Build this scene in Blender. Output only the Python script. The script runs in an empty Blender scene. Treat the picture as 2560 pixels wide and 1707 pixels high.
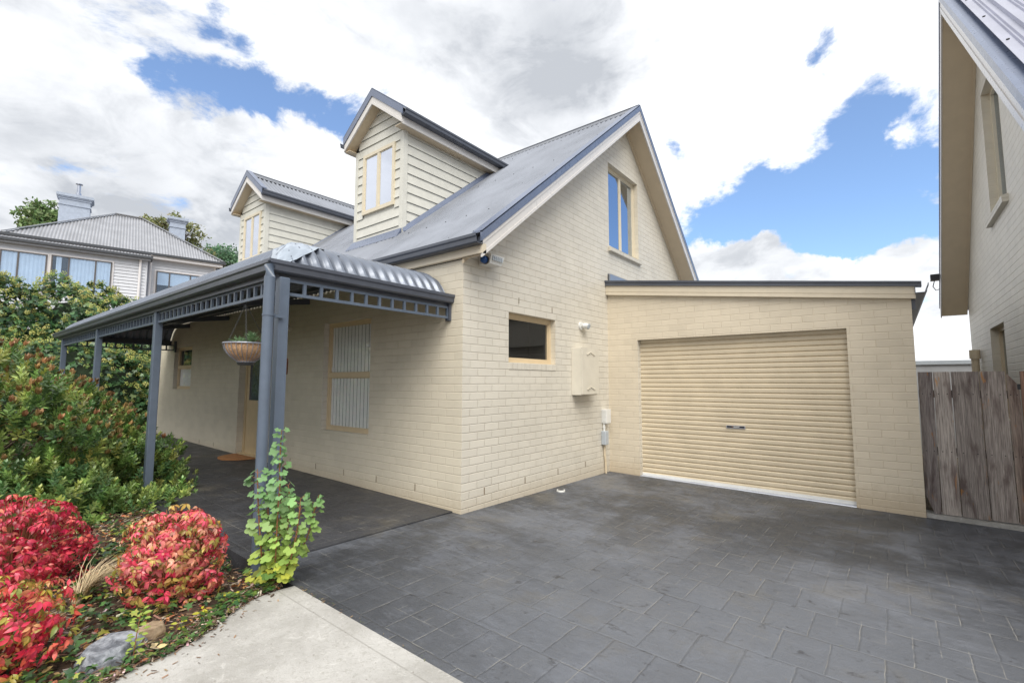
import bpy, math, random
import numpy as np
from mathutils import Vector, Matrix
from mathutils.geometry import tessellate_polygon

C = bpy.context.scene.collection
rad = math.radians
rng = np.random.default_rng(7)
random.seed(5)

# ------------------------------------------------------------------ camera
YAW, PITCH, ROLL, FPX = -0.8966, 0.0855, 0.0015, 1184.185
CAM = Vector((-3.933, -3.8786, 1.4329))
fw = Vector((-math.sin(YAW) * math.cos(PITCH), math.cos(YAW) * math.cos(PITCH), math.sin(PITCH)))
rt = Vector((math.cos(YAW), math.sin(YAW), 0)); up = rt.cross(fw)
r2 = rt * math.cos(ROLL) + up * math.sin(ROLL); u2 = -rt * math.sin(ROLL) + up * math.cos(ROLL)
cam = bpy.data.cameras.new('camera'); camo = bpy.data.objects.new('camera', cam); C.objects.link(camo)
camo.matrix_world = Matrix(((r2.x, u2.x, -fw.x, CAM.x), (r2.y, u2.y, -fw.y, CAM.y), (r2.z, u2.z, -fw.z, CAM.z), (0, 0, 0, 1)))
cam.sensor_width = 36; cam.lens = FPX * 36 / 2560; cam.clip_end = 2000; cam.clip_start = 0.05
bpy.context.scene.camera = camo
sc = bpy.context.scene
sc.view_settings.view_transform = 'Standard'; sc.view_settings.look = 'None'
sc.view_settings.exposure = 1.1; sc.view_settings.gamma = 1

# ------------------------------------------------------------------ light
SUN_DIR = Vector((-0.50, -0.52, 0.88)).normalized()      # towards the sun, veiled by cloud
sun = bpy.data.lights.new('sun', 'SUN'); suno = bpy.data.objects.new('sun', sun); C.objects.link(suno)
sun.energy = 1.8; sun.angle = rad(45); sun.color = (1, 0.95, 0.86)
suno.rotation_euler = SUN_DIR.to_track_quat('Z', 'Y').to_euler(); suno.location = (-20, -15, 25)

w = bpy.data.worlds.new("World"); sc.world = w; w.use_nodes = True
NT = w.node_tree; NT.nodes.clear()
def nd(t, typ, **k):
    n = t.nodes.new(typ)
    for a, b in k.items(): setattr(n, a, b)
    return n
def mth(t, op, a, b=None, clamp=False):
    n = nd(t, 'ShaderNodeMath', operation=op); n.use_clamp = clamp
    for i, v in enumerate((a, b)):
        if v is None: continue
        if isinstance(v, (int, float)): n.inputs[i].default_value = v
        else: t.links.new(v, n.inputs[i])
    return n.outputs[0]
def mapr(t, v, a, b, c=0.0, d=1.0, smooth=True):
    n = nd(t, 'ShaderNodeMapRange', interpolation_type='SMOOTHSTEP' if smooth else 'LINEAR')
    t.links.new(v, n.inputs[0])
    for i, q in enumerate((a, b, c, d)): n.inputs[i + 1].default_value = q
    return n.outputs[0]
def mixc(t, f, a, b, typ='MIX'):
    n = nd(t, 'ShaderNodeMix', data_type='RGBA', blend_type=typ)
    for i, v in ((0, f), (6, a), (7, b)):
        if isinstance(v, (int, float)): n.inputs[i].default_value = v
        elif isinstance(v, tuple): n.inputs[i].default_value = v if len(v) == 4 else (*v, 1)
        else: t.links.new(v, n.inputs[i])
    return n.outputs[2]
def noise(t, vec, scale, detail=4, rough=0.5, dist=0.0):
    n = nd(t, 'ShaderNodeTexNoise'); n.inputs['Scale'].default_value = scale
    n.inputs['Detail'].default_value = detail; n.inputs['Roughness'].default_value = rough; n.inputs['Distortion'].default_value = dist
    if vec is not None: t.links.new(vec, n.inputs['Vector'])
    return n.outputs['Fac']

sky = nd(NT, 'ShaderNodeTexSky', sky_type='NISHITA'); sky.sun_disc = False
sky.sun_elevation = math.asin(SUN_DIR.z); sky.sun_rotation = math.atan2(SUN_DIR.x, SUN_DIR.y)
sky.air_density = 1.0; sky.dust_density = 0.6; sky.ozone_density = 2.0
tc = nd(NT, 'ShaderNodeTexCoord'); DIRV = tc.outputs['Generated']
sp = nd(NT, 'ShaderNodeSeparateXYZ'); NT.links.new(DIRV, sp.inputs[0])
zz = mth(NT, 'ADD', mth(NT, 'MAXIMUM', sp.outputs[2], 0.0), 0.42)
cv = nd(NT, 'ShaderNodeCombineXYZ')
NT.links.new(mth(NT, 'DIVIDE', sp.outputs[0], zz), cv.inputs[0]); NT.links.new(mth(NT, 'DIVIDE', sp.outputs[1], zz), cv.inputs[1])
NT.links.new(mth(NT, 'MULTIPLY', sp.outputs[2], 1.3), cv.inputs[2])
CV = cv.outputs[0]
wn = nd(NT, 'ShaderNodeTexNoise'); wn.inputs['Scale'].default_value = 5.5; wn.inputs['Detail'].default_value = 7; wn.inputs['Roughness'].default_value = .6; NT.links.new(DIRV, wn.inputs['Vector'])
wv = nd(NT, 'ShaderNodeVectorMath', operation='SUBTRACT'); NT.links.new(wn.outputs['Color'], wv.inputs[0]); wv.inputs[1].default_value = (.5, .5, .5)
ws = nd(NT, 'ShaderNodeVectorMath', operation='SCALE'); NT.links.new(wv.outputs[0], ws.inputs[0]); ws.inputs['Scale'].default_value = .20
wa_ = nd(NT, 'ShaderNodeVectorMath', operation='ADD'); NT.links.new(DIRV, wa_.inputs[0]); NT.links.new(ws.outputs[0], wa_.inputs[1]); WDIR = wa_.outputs[0]
def blob(direction, r0, r1):
    n = nd(NT, 'ShaderNodeVectorMath', operation='DISTANCE'); NT.links.new(WDIR, n.inputs[0]); n.inputs[1].default_value = direction
    return mapr(NT, n.outputs['Value'], r1, r0)
n1 = noise(NT, CV, 4.2, 12, 0.66, 0.3)
dens = mth(NT, 'ADD', mth(NT, 'MULTIPLY', mth(NT, 'SUBTRACT', n1, 0.5), 2.1), 0.86)
HOLES = [((0.244, 0.854, 0.46), .0, .10, .62), ((0.304, 0.826, 0.475), .0, .09, .68), ((0.35, 0.798, 0.491), .0, .07, .6), ((.20, .87, .44), .0, .07, .5),
         ((0.26, 0.782, 0.567), .0, .06, .5), ((0.411, 0.764, 0.497), .0, .06, .5), ((0.462, 0.744, 0.483), .0, .07, .5), ((.14, .87, .46), .0, .10, .28),
         ((0.908, -0.01, 0.41), .0, .10, .5), ((0.930, 0.06, 0.345), .0, .15, .7), ((0.925, 0.18, 0.315), .0, .12, .7), ((.95, .10, .27), .02, .12, .7),
         ((0.912, 0.278, 0.29), .0, .11, .65), ((0.957, 0.0, 0.288), .02, .14, .7), ((0.973, -0.056, 0.223), .0, .10, .5), ((.93, .20, .25), .0, .10, .5),
         ((0.842, 0.279, 0.461), .0, .045, .6), ((0.863, 0.058, 0.503), .0, .06, .65), ((0.88, .02, .47), .0, .05, .4),
         ((0.771, 0.258, 0.583), .0, .04, .5), ((0.992, -0.017, 0.14), .0, .05, .3), ((.84, -.41, .33), .1, .45, .9)]
for d_, a_, b_, wt in HOLES:
    dens = mth(NT, 'SUBTRACT', dens, mth(NT, 'MULTIPLY', blob(d_, a_, b_), wt))
PUFFS = [((0.80, 0.40, 0.40), .1, .3, .2), ((0.80, 0.16, 0.56), .1, .25, .2), ((0.937, 0.253, 0.245), .0, .07, .75), ((0.962, 0.150, 0.235), .0, .06, .7), ((0.972, .09, .20), .0, .06, .7),
         ((0.98, 0.04, 0.185), .0, .07, .8), ((0.983, -0.02, .19), .0, .07, .8), ((0.978, -0.06, .20), .0, .06, .7), ((.94, -.03, .355), .0, .05, .6), ((.945, .2, .2), .0, .08, .6), ((-.9, .2, .25), .3, .9, .4)]
for d_, a_, b_, wt in PUFFS:
    dens = mth(NT, 'ADD', dens, mth(NT, 'MULTIPLY', blob(d_, a_, b_), wt))
cloud = mapr(NT, dens, 0.34, 0.72)
gr1 = mapr(NT, noise(NT, CV, 2.3, 8, 0.58, 0.2), 0.40, 0.68); gr2 = mapr(NT, noise(NT, CV, 7.5, 8, 0.6, 0.5), 0.42, 0.70)
grey = mth(NT, 'ADD', mth(NT, 'MULTIPLY', gr1, 0.62), mth(NT, 'MULTIPLY', gr2, .36))
for d_, a_, b_, wt in [((0.66, 0.464, 0.592), .0, .26, .62), ((0.715, 0.414, 0.563), .0, .20, .35), ((0.116, 0.959, 0.258), .05, .25, .35), ((0.271, 0.912, 0.307), .05, .2, .3)]:
    grey = mth(NT, 'ADD', grey, mth(NT, 'MULTIPLY', blob(d_, a_, b_), wt))
grey = mth(NT, 'SUBTRACT', grey, mth(NT, 'MULTIPLY', blob((0.85, 0.15, 0.48), .12, .34), .6), True)
CW, CG = (5.7, 5.8, 5.95), (2.8, 2.95, 3.2)
ccol = mixc(NT, grey, CW, CG)
blue = mixc(NT, 1.0, sky.outputs[0], (0.80, 0.92, 1.04), 'MULTIPLY')
blue = mixc(NT, 0.05, blue, (6.0, 6.6, 7.4))
final = mixc(NT, cloud, blue, ccol)
bg = nd(NT, 'ShaderNodeBackground'); bg.inputs[1].default_value = 0.1
NT.links.new(final, bg.inputs[0]); wo = nd(NT, 'ShaderNodeOutputWorld'); NT.links.new(bg.outputs[0], wo.inputs[0])

# ------------------------------------------------------------------ materials
def srgb(r, g, b):
    f = lambda c: (c / 255 / 12.92) if c / 255 <= .04045 else ((c / 255 + .055) / 1.055) ** 2.4
    return (f(r), f(g), f(b))
def mat(name):
    m = bpy.data.materials.new(name); m.use_nodes = True; t = m.node_tree
    return m, t, t.nodes['Principled BSDF']
def setp(p, col=None, rough=.5, metal=0.0, spec=None):
    if col is not None: p.inputs['Base Color'].default_value = (*col, 1)
    p.inputs['Roughness'].default_value = rough; p.inputs['Metallic'].default_value = metal
    if spec is not None: p.inputs['Specular IOR Level'].default_value = spec
def bump(t, p, h, strength=.3, dist=.01):
    b = nd(t, 'ShaderNodeBump'); b.inputs['Strength'].default_value = strength; b.inputs['Distance'].default_value = dist
    t.links.new(h, b.inputs['Height']); t.links.new(b.outputs[0], p.inputs['Normal']); return b
def paint(name, col, rough=.5, var=.06, nscale=6, metal=0.0, bumps=0.0, bscale=60, spec=None):
    m, t, p = mat(name); setp(p, col, rough, metal, spec)
    o = nd(t, 'ShaderNodeTexCoord').outputs['Object']
    n = noise(t, o, nscale, 6, .6)
    c = mixc(t, mapr(t, n, .3, .7), tuple(x * (1 - var) for x in col), tuple(min(1, x * (1 + var)) for x in col))
    t.links.new(c, p.inputs['Base Color'])
    t.links.new(mapr(t, noise(t, o, nscale * 4, 3), .2, .8, rough * .85, min(1, rough * 1.15)), p.inputs['Roughness'])
    if bumps: bump(t, p, noise(t, o, bscale, 4), bumps, .004)
    return m
BH, BW, BZ = 0.0942, 0.264, 0.0885
def brick(name, axis, col, shift=0.0, mcol=(0.92, .90, .87, 1)):
    m, t, p = mat(name); setp(p, col, .5)
    o = nd(t, 'ShaderNodeTexCoord').outputs['Object']
    s = nd(t, 'ShaderNodeSeparateXYZ'); t.links.new(o, s.inputs[0])
    cb = nd(t, 'ShaderNodeCombineXYZ')
    wob = mth(t, 'MULTIPLY', mth(t, 'SUBTRACT', noise(t, o, 9, 3), .5), .008)
    t.links.new(mth(t, 'ADD', mth(t, 'ADD', s.outputs[axis], 20 * BW + shift), wob), cb.inputs[0])
    t.links.new(mth(t, 'ADD', mth(t, 'SUBTRACT', s.outputs[2], BZ - 40 * BH), wob), cb.inputs[1])
    def bt(mort, smooth):
        b = nd(t, 'ShaderNodeTexBrick'); t.links.new(cb.outputs[0], b.inputs['Vector'])
        b.offset = .5; b.inputs['Scale'].default_value = 1; b.inputs['Mortar Size'].default_value = mort
        b.inputs['Mortar Smooth'].default_value = smooth; b.inputs['Brick Width'].default_value = BW; b.inputs['Row Height'].default_value = BH
        b.inputs['Color1'].default_value = (.9, .9, .9, 1); b.inputs['Color2'].default_value = (1.0, 1.0, 1.0, 1); b.inputs['Mortar'].default_value = mcol
        return b
    b1 = bt(.0045, .35); b2 = bt(.0075, .9)
    n = noise(t, o, 1.7, 6, .62); n2 = noise(t, o, 26, 5, .65)
    base = mixc(t, mapr(t, n, .35, .7), tuple(x * .93 for x in col), col)
    # thin paint in the joints comes and goes
    fade = mapr(t, noise(t, o, 3.3, 3), .35, .65, .28, .95)
    mk = mixc(t, fade, (1, 1, 1), b1.outputs['Color'])
    mk = mixc(t, 0.45, (1, 1, 1), b1.outputs['Color']) if False else mk
    c = mixc(t, 1.0, base, mk, 'MULTIPLY')
    # dust and splash marks low on the wall
    low = mth(t, 'MULTIPLY', mapr(t, mth(t, 'ADD', s.outputs[2], mth(t, 'MULTIPLY', mth(t, 'SUBTRACT', n2, .5), .35)), .24, -.12), .7)
    c = mixc(t, low, c, tuple(x * y for x, y in zip(col, (.72, .66, .58))))
    stain = mapr(t, noise(t, o, .9, 5, .7, .6), .60, .78)
    c = mixc(t, mth(t, 'MULTIPLY', stain, .45), c, tuple(x * y for x, y in zip(col, (.80, .77, .72))))
    t.links.new(c, p.inputs['Base Color'])
    h = mth(t, 'ADD', mth(t, 'MULTIPLY', mth(t, 'SUBTRACT', 1.0, b2.outputs['Fac']), 1.0), mth(t, 'MULTIPLY', n2, .22))
    bump(t, p, h, .75 if axis == 0 else .5, .007)
    return m
CREAM = (0.69, 0.652, 0.57)
M = {}
M['brick_x'] = brick('painted_brick_side', 0, CREAM, mcol=(.80, .77, .72, 1))
M['brick_y'] = brick('painted_brick_face', 1, (0.70, 0.64, 0.52), .13)
M['brick_g'] = brick('painted_brick_garage', 1, (0.69, 0.61, 0.48), .05)
M['trim'] = paint('cream_trim', (0.62, 0.55, 0.43), .42, .04)
M['soffit'] = paint('beige_soffit', (0.60, 0.50, 0.36), .6, .03)
M['board'] = paint('cream_weatherboard', (0.63, 0.625, 0.57), .5, .05, bumps=.05)
M['winframe'] = paint('sand_window_frame', (0.66, 0.53, 0.35), .38, .04)
M['wincream'] = paint('cream_window_frame', (0.68, 0.61, 0.47), .38, .04)
M['gutter'] = paint('slate_gutter', (0.075, 0.085, 0.11), .34, .08, spec=.6)
M['post'] = paint('slate_post_paint', (0.105, 0.135, 0.185), .36, .06, bumps=.03, spec=.5)
M['cap'] = paint('slate_flashing', (0.13, 0.16, 0.24), .3, .06, spec=.8)
M['weep'] = paint('weep_hole', (0.20, 0.15, 0.10), .8)
M['darkseam'] = paint('seam_dark', (0.03, 0.03, 0.032), .7)
M['white'] = paint('white_plastic', (0.72, 0.72, 0.70), .35, .03)
M['greyplastic'] = paint('grey_plastic', (0.42, 0.46, 0.5), .4, .04)
M['bluelens'] = paint('blue_lens', (0.01, 0.07, 0.25), .15, .05)
M['black'] = paint('black_plastic', (0.015, 0.015, 0.018), .35)
M['meter'] = paint('meter_box_paint', (0.66, 0.62, 0.53), .5, .04)
M['conduit'] = paint('conduit', (0.62, 0.52, 0.37), .45)
M['alu'] = paint('aluminium_rail', (0.55, 0.58, 0.66), .35, .08, metal=.5)
M['chimney'] = paint('grey_chimney_render', (0.36, 0.41, 0.50), .8, .08)
M['flue'] = paint('steel_flue', (0.4, 0.43, 0.5), .35, .1, metal=.8)
M['farboard'] = paint('pale_weatherboard', (0.60, 0.62, 0.67), .6, .04)
M['fartrim'] = paint('white_trim', (0.72, 0.70, 0.71), .5, .04)
M['fargutter'] = paint('charcoal_gutter', (0.05, 0.055, 0.065), .5)
M['farsteel'] = paint('brown_steel_frame', (0.10, 0.09, 0.09), .5)
M['coir'] = paint('coconut_coir', (0.52, 0.33, 0.19), .95, .3, nscale=60, bumps=.9, bscale=140)
M['wire'] = paint('grey_wire', (0.30, 0.32, 0.38), .4, metal=.3)
M['darkmetal'] = paint('dark_chain', (0.04, 0.045, 0.05), .5)
M['timber'] = paint('red_brown_timber', (0.30, 0.11, 0.04), .5, .3, nscale=20)
M['mat'] = paint('coir_doormat', (0.36, 0.17, 0.07), .95, .25, nscale=80, bumps=.8, bscale=200)
M['bark'] = paint('bark', (0.10, 0.07, 0.05), .9, .3, nscale=25, bumps=.6, bscale=40)
M['stem'] = paint('red_brown_stem', (0.25, 0.11, 0.05), .7, .25, nscale=30)
M['soil'] = paint('dark_soil', (0.07, 0.045, 0.03), .95, .4, nscale=15, bumps=.9, bscale=50)
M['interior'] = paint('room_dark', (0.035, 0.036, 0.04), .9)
M['blind'] = paint('white_blind', (0.90, 0.91, 0.89), .7, .03)
M['curtain'] = paint('white_curtain', (0.74, 0.78, 0.84), .85, .05, nscale=3)
M['glasspot'] = paint('door_glass', (0.05, 0.06, 0.09), .12, spec=.8)
M['dirt'] = paint('dirt', (0.16, 0.13, 0.09), .95, .3, nscale=9, bumps=.6)

def sheetmetal(name, col, rough=.32, streak=1.0, metal=.15, pan=0.0):
    m, t, p = mat(name); setp(p, col, rough, metal, .7)
    o = nd(t, 'ShaderNodeTexCoord').outputs['Object']
    n = noise(t, o, 1.3, 6, .6); n2 = noise(t, o, 18, 4, .6)
    c = mixc(t, mapr(t, n, .3, .7), tuple(x * .88 for x in col), tuple(x * 1.1 for x in col))
    c = mixc(t, mth(t, 'MULTIPLY', mapr(t, n2, .55, .8), .25 * streak), c, tuple(x * 1.5 for x in col))
    if pan:   # shade of the corrugation painted in: valleys get a darker colour
        pa = nd(t, 'ShaderNodeAttribute', attribute_name='pan'); c = mixc(t, mapr(t, pa.outputs['Fac'], .45, .05, 0.0, pan), c, tuple(x * .42 for x in col))
    t.links.new(c, p.inputs['Base Color'])
    t.links.new(mapr(t, n, .2, .8, rough * .9, rough * 1.15), p.inputs['Roughness'])
    return m
M['roof'] = sheetmetal('blue_grey_roof_sheet', (0.28, 0.30, 0.345), .28, .12, .4, .75)
M['bull'] = sheetmetal('bullnose_sheet', (0.17, 0.195, 0.245), .25, .4, .3, .5)
M['farroof'] = sheetmetal('pale_grey_roof_sheet', (0.35, 0.36, 0.39), .4, 1, .2, .55)
M['ngroof'] = sheetmetal('silver_roof_sheet', (0.36, 0.37, 0.45), .3)
M['barge'] = paint('pale_barge_metal', (0.64, 0.62, 0.60), .3, .03, spec=.7)
M['hip'] = sheetmetal('zinc_hip_cap', (0.40, 0.46, 0.54), .22)
M['door_roll'] = paint('sand_roller_door', (0.65, 0.56, 0.415), .38, .05, nscale=3)
M['doorleaf'] = paint('sand_door', (0.62, 0.49, 0.30), .4, .05)

def glass(name, tint, refl_min=.12, inner=(0.75, 0.8, 0.82)):
    m = bpy.data.materials.new(name); m.use_nodes = True; t = m.node_tree; t.nodes.clear()
    out = nd(t, 'ShaderNodeOutputMaterial'); g = nd(t, 'ShaderNodeBsdfGlossy'); g.inputs['Roughness'].default_value = .015; g.inputs[0].default_value = (*tint, 1)
    tr = nd(t, 'ShaderNodeBsdfTransparent'); tr.inputs[0].default_value = (*inner, 1)
    fr = nd(t, 'ShaderNodeFresnel'); fr.inputs[0].default_value = 1.75
    mx = nd(t, 'ShaderNodeMixShader'); ge = nd(t, 'ShaderNodeNewGeometry'); t.links.new(mth(t, 'MULTIPLY', mth(t, 'MAXIMUM', fr.outputs[0], refl_min), mth(t, 'SUBTRACT', 1.0, ge.outputs['Backfacing'])), mx.inputs[0])
    t.links.new(tr.outputs[0], mx.inputs[1]); t.links.new(g.outputs[0], mx.inputs[2]); t.links.new(mx.outputs[0], out.inputs[0])
    return m
M['glass'] = glass('window_glass', (.9, .93, 1.0), .16, (1, 1, 1))
M['glassblue'] = glass('upper_glass', (.80, .88, 1.0), .62, (.5, .5, .5))
M['glasspale'] = glass('dormer_glass', (.86, .90, 1.0), .72, (.8, .8, .8))

def leafmat(name, rough=.45, trans=.3):
    m, t, p = mat(name); setp(p, (.1, .2, .05), rough)
    a = nd(t, 'ShaderNodeAttribute', attribute_name='col')
    t.links.new(a.outputs['Color'], p.inputs['Base Color'])
    tl = nd(t, 'ShaderNodeBsdfTranslucent'); t.links.new(a.outputs['Color'], tl.inputs[0])
    mx = nd(t, 'ShaderNodeMixShader'); mx.inputs[0].default_value = trans
    out = [n for n in t.nodes if n.type == 'OUTPUT_MATERIAL'][0]
    t.links.new(p.outputs[0], mx.inputs[1]); t.links.new(tl.outputs[0], mx.inputs[2]); t.links.new(mx.outputs[0], out.inputs[0])
    return m
M['leaf'] = leafmat('leaf'); M['leafgloss'] = leafmat('glossy_leaf', .3, .2); M['litter'] = leafmat('dry_litter', .85, .05)

def stamped(name='stamped_charcoal_concrete', darken=0.0):
    m, t, p = mat(name); setp(p, (.1, .1, .11), .5, 0, .5)
    o = nd(t, 'ShaderNodeTexCoord').outputs['Object']
    s = nd(t, 'ShaderNodeSeparateXYZ'); t.links.new(o, s.inputs[0])
    wob = mth(t, 'MULTIPLY', mth(t, 'SUBTRACT', noise(t, o, 12, 6, .65), .5), .018)
    def tb(w_, h_, sx, sy, mort, sm, off):
        cb = nd(t, 'ShaderNodeCombineXYZ'); sw = off < .4
        t.links.new(mth(t, 'ADD', mth(t, 'ADD', s.outputs[0 if sw else 1], 30 + sy), wob), cb.inputs[0])
        t.links.new(mth(t, 'ADD', mth(t, 'ADD', s.outputs[1 if sw else 0], 30 + sx), wob), cb.inputs[1])
        b = nd(t, 'ShaderNodeTexBrick'); t.links.new(cb.outputs[0], b.inputs['Vector']); b.offset = off
        b.inputs['Scale'].default_value = 1; b.inputs['Mortar Size'].default_value = mort; b.inputs['Mortar Smooth'].default_value = sm
        b.inputs['Brick Width'].default_value = w_; b.inputs['Row Height'].default_value = h_
        b.inputs['Color1'].default_value = (.93, .93, .93, 1); b.inputs['Color2'].default_value = (1.06, 1.06, 1.06, 1); b.inputs['Mortar'].default_value = (1, 1, 1, 1)
        return b
    A = tb(.25, .40, .06, .02, .0024, .2, .5); A2 = tb(.25, .40, .06, .02, .013, 1.0, .5)
    B = tb(.25, .20, .06, .02, .0022, .2, .5)
    n1 = noise(t, o, .55, 6, .6, .3); n2 = noise(t, o, 3.2, 8, .68, .4); n3 = noise(t, o, 22, 6, .65)
    mpz = nd(t, 'ShaderNodeMapping'); mpz.inputs['Scale'].default_value = (9, 2.2, 1); t.links.new(o, mpz.inputs[0])
    nst = noise(t, mpz.outputs[0], 1.6, 9, .72, .6)
    worn = mapr(t, mth(t, 'ADD', mth(t, 'MULTIPLY', n1, .6), mth(t, 'ADD', mth(t, 'MULTIPLY', n2, .3), mth(t, 'MULTIPLY', nst, .28))), .53, .70)
    c = mixc(t, worn, (.046, .050, .058), (.128, .138, .162))
    # the sealer is worn thin where cars turn
    dx = mth(t, 'SUBTRACT', s.outputs[0], -0.9); dy = mth(t, 'SUBTRACT', s.outputs[1], -3.1)
    rr = mth(t, 'SQRT', mth(t, 'ADD', mth(t, 'MULTIPLY', dx, dx), mth(t, 'MULTIPLY', mth(t, 'MULTIPLY', dy, dy), .7)))
    c = mixc(t, mth(t, 'MULTIPLY', mapr(t, mth(t, 'ADD', rr, mth(t, 'MULTIPLY', n2, 1.5)), 3.4, 1.0), .62), c, (.172, .186, .215))
    if darken: c = mixc(t, darken, c, (.034, .034, .038))  # mixes the whole surface evenly towards near-black
    c = mixc(t, 1.0, c, A.outputs['Color'], 'MULTIPLY')
    br = mapr(t, mth(t, 'ADD', noise(t, o, 1.1, 5, .6), mth(t, 'MULTIPLY', n3, .12)), .60, .74)
    c = mixc(t, mth(t, 'MULTIPLY', br, .28), c, (.16, .14, .10))
    blk = mapr(t, mth(t, 'ADD', mth(t, 'MULTIPLY', noise(t, o, 7, 9, .75, .8), .5), mth(t, 'MULTIPLY', nst, .5)), .54, .62)
    c = mixc(t, mth(t, 'MULTIPLY', blk, .68), c, (.025, .025, .028))
    vis = mapr(t, noise(t, o, 4.5, 6, .7), .42, .60, .0, 1.0)
    c = mixc(t, mth(t, 'MULTIPLY', mth(t, 'MAXIMUM', mth(t, 'MULTIPLY', A.outputs['Fac'], .85), mth(t, 'MULTIPLY', B.outputs['Fac'], mapr(t, noise(t, o, 1.3, 3), .46, .58, .0, .8))), vis), c, mixc(t, mapr(t, noise(t, o, 1.4, 4, .6), .34, .58), (.06, .06, .065), (.28, .27, .245)))
    t.links.new(c, p.inputs['Base Color'])
    t.links.new(mapr(t, n2, .3, .7, .38, .62), p.inputs['Roughness'])
    slate = noise(t, o, 11, 9, .72, 1.2)
    h = mth(t, 'ADD', mth(t, 'MULTIPLY', mth(t, 'SUBTRACT', 1.0, A2.outputs['Fac']), .38), mth(t, 'ADD', mth(t, 'MULTIPLY', slate, .7), mth(t, 'MULTIPLY', nst, .6)))
    bump(t, p, h, .9, .013)
    return m
M['drive'] = stamped(); M['slab'] = stamped('dark_veranda_concrete', .75)
def concrete():
    m, t, p = mat('brushed_concrete'); setp(p, (.5, .49, .46), .8)
    o = nd(t, 'ShaderNodeTexCoord').outputs['Object']
    n = noise(t, o, 1.6, 7, .65, .4); n2 = noise(t, o, 30, 7, .7, 1.2); n3 = noise(t, o, 90, 3, .6); n4 = noise(t, o, 9, 5, .7, 2.5)
    c = mixc(t, mapr(t, n, .35, .68), (.34, .33, .31), (.48, .47, .45))
    c = mixc(t, mth(t, 'MULTIPLY', mapr(t, n2, .50, .64), .5), c, (.30, .29, .26))
    sx_ = nd(t, 'ShaderNodeSeparateXYZ'); t.links.new(o, sx_.inputs[0])
    gl_ = mapr(t, mth(t, 'ABSOLUTE', mth(t, 'ADD', sx_.outputs[0], mth(t, 'ADD', 2.245, mth(t, 'MULTIPLY', n, .012)))), .007, .002)
    c = mixc(t, mth(t, 'MULTIPLY', gl_, .6), c, (.25, .24, .22))
    c = mixc(t, mth(t, 'MULTIPLY', mapr(t, n4, .56, .66), .28), c, (.68, .67, .64))
    v = nd(t, 'ShaderNodeTexVoronoi'); v.inputs['Scale'].default_value = 14; t.links.new(o, v.inputs['Vector'])
    c = mixc(t, mth(t, 'MULTIPLY', mapr(t, v.outputs['Distance'], .10, .03), .6), c, (.14, .12, .10))
    t.links.new(c, p.inputs['Base Color'])
    bump(t, p, mth(t, 'ADD', mth(t, 'MULTIPLY', n2, .7), mth(t, 'ADD', mth(t, 'MULTIPLY', n3, .5), mth(t, 'MULTIPLY', n4, .6))), .8, .006)
    return m
M['concrete'] = concrete()
M['block'] = brick('concrete_block', 1, (0.42, 0.43, 0.45)); 
for n_ in M['block'].node_tree.nodes:
    if n_.type == 'TEX_BRICK': n_.inputs['Brick Width'].default_value = .44; n_.inputs['Row Height'].default_value = .22
def wood():
    m, t, p = mat('weathered_paling'); setp(p, (.2, .18, .17), .85)
    o = nd(t, 'ShaderNodeTexCoord').outputs['Object']
    mp = nd(t, 'ShaderNodeMapping'); mp.inputs['Scale'].default_value = (42, 42, 1.1); t.links.new(o, mp.inputs[0])
    mp2 = nd(t, 'ShaderNodeMapping'); mp2.inputs['Scale'].default_value = (5, 5, .8); t.links.new(o, mp2.inputs[0])
    n = noise(t, mp.outputs[0], 3, 8, .7, .8); n2 = noise(t, mp2.outputs[0], 2.2, 4, .6, .5)
    a = nd(t, 'ShaderNodeAttribute', attribute_name='col')
    c = mixc(t, mapr(t, n, .32, .68), (.18, .165, .158), (.52, .485, .46))
    c = mixc(t, mapr(t, n2, .45, .7), c, (.15, .12, .115))
    mp3 = nd(t, 'ShaderNodeMapping'); mp3.inputs['Scale'].default_value = (10, 10, 2.2); t.links.new(o, mp3.inputs[0])
    k = noise(t, mp3.outputs[0], 1.1, 3, .5, 1.5)
    c = mixc(t, mth(t, 'MULTIPLY', mapr(t, k, .66, .74), .7), c, (.46, .22, .06))
    mxx = mixc(t, 1.0, c, a.outputs['Color'], 'MULTIPLY')
    t.links.new(mxx, p.inputs['Base Color']); bump(t, p, n, .5, .004)
    return m
M['wood'] = wood()
def rockm(name, a, b):
    m, t, p = mat(name); setp(p, a, .8); o = nd(t, 'ShaderNodeTexCoord').outputs['Object']
    n = noise(t, o, 14, 8, .7, .5)
    t.links.new(mixc(t, mapr(t, n, .35, .65), a, b), p.inputs['Base Color']); bump(t, p, n, .8, .02); return m
M['rockg'] = rockm('grey_stone', (.10, .11, .13), (.36, .38, .42)); M['rockb'] = rockm('tan_stone', (.22, .15, .09), (.40, .30, .20))

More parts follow.
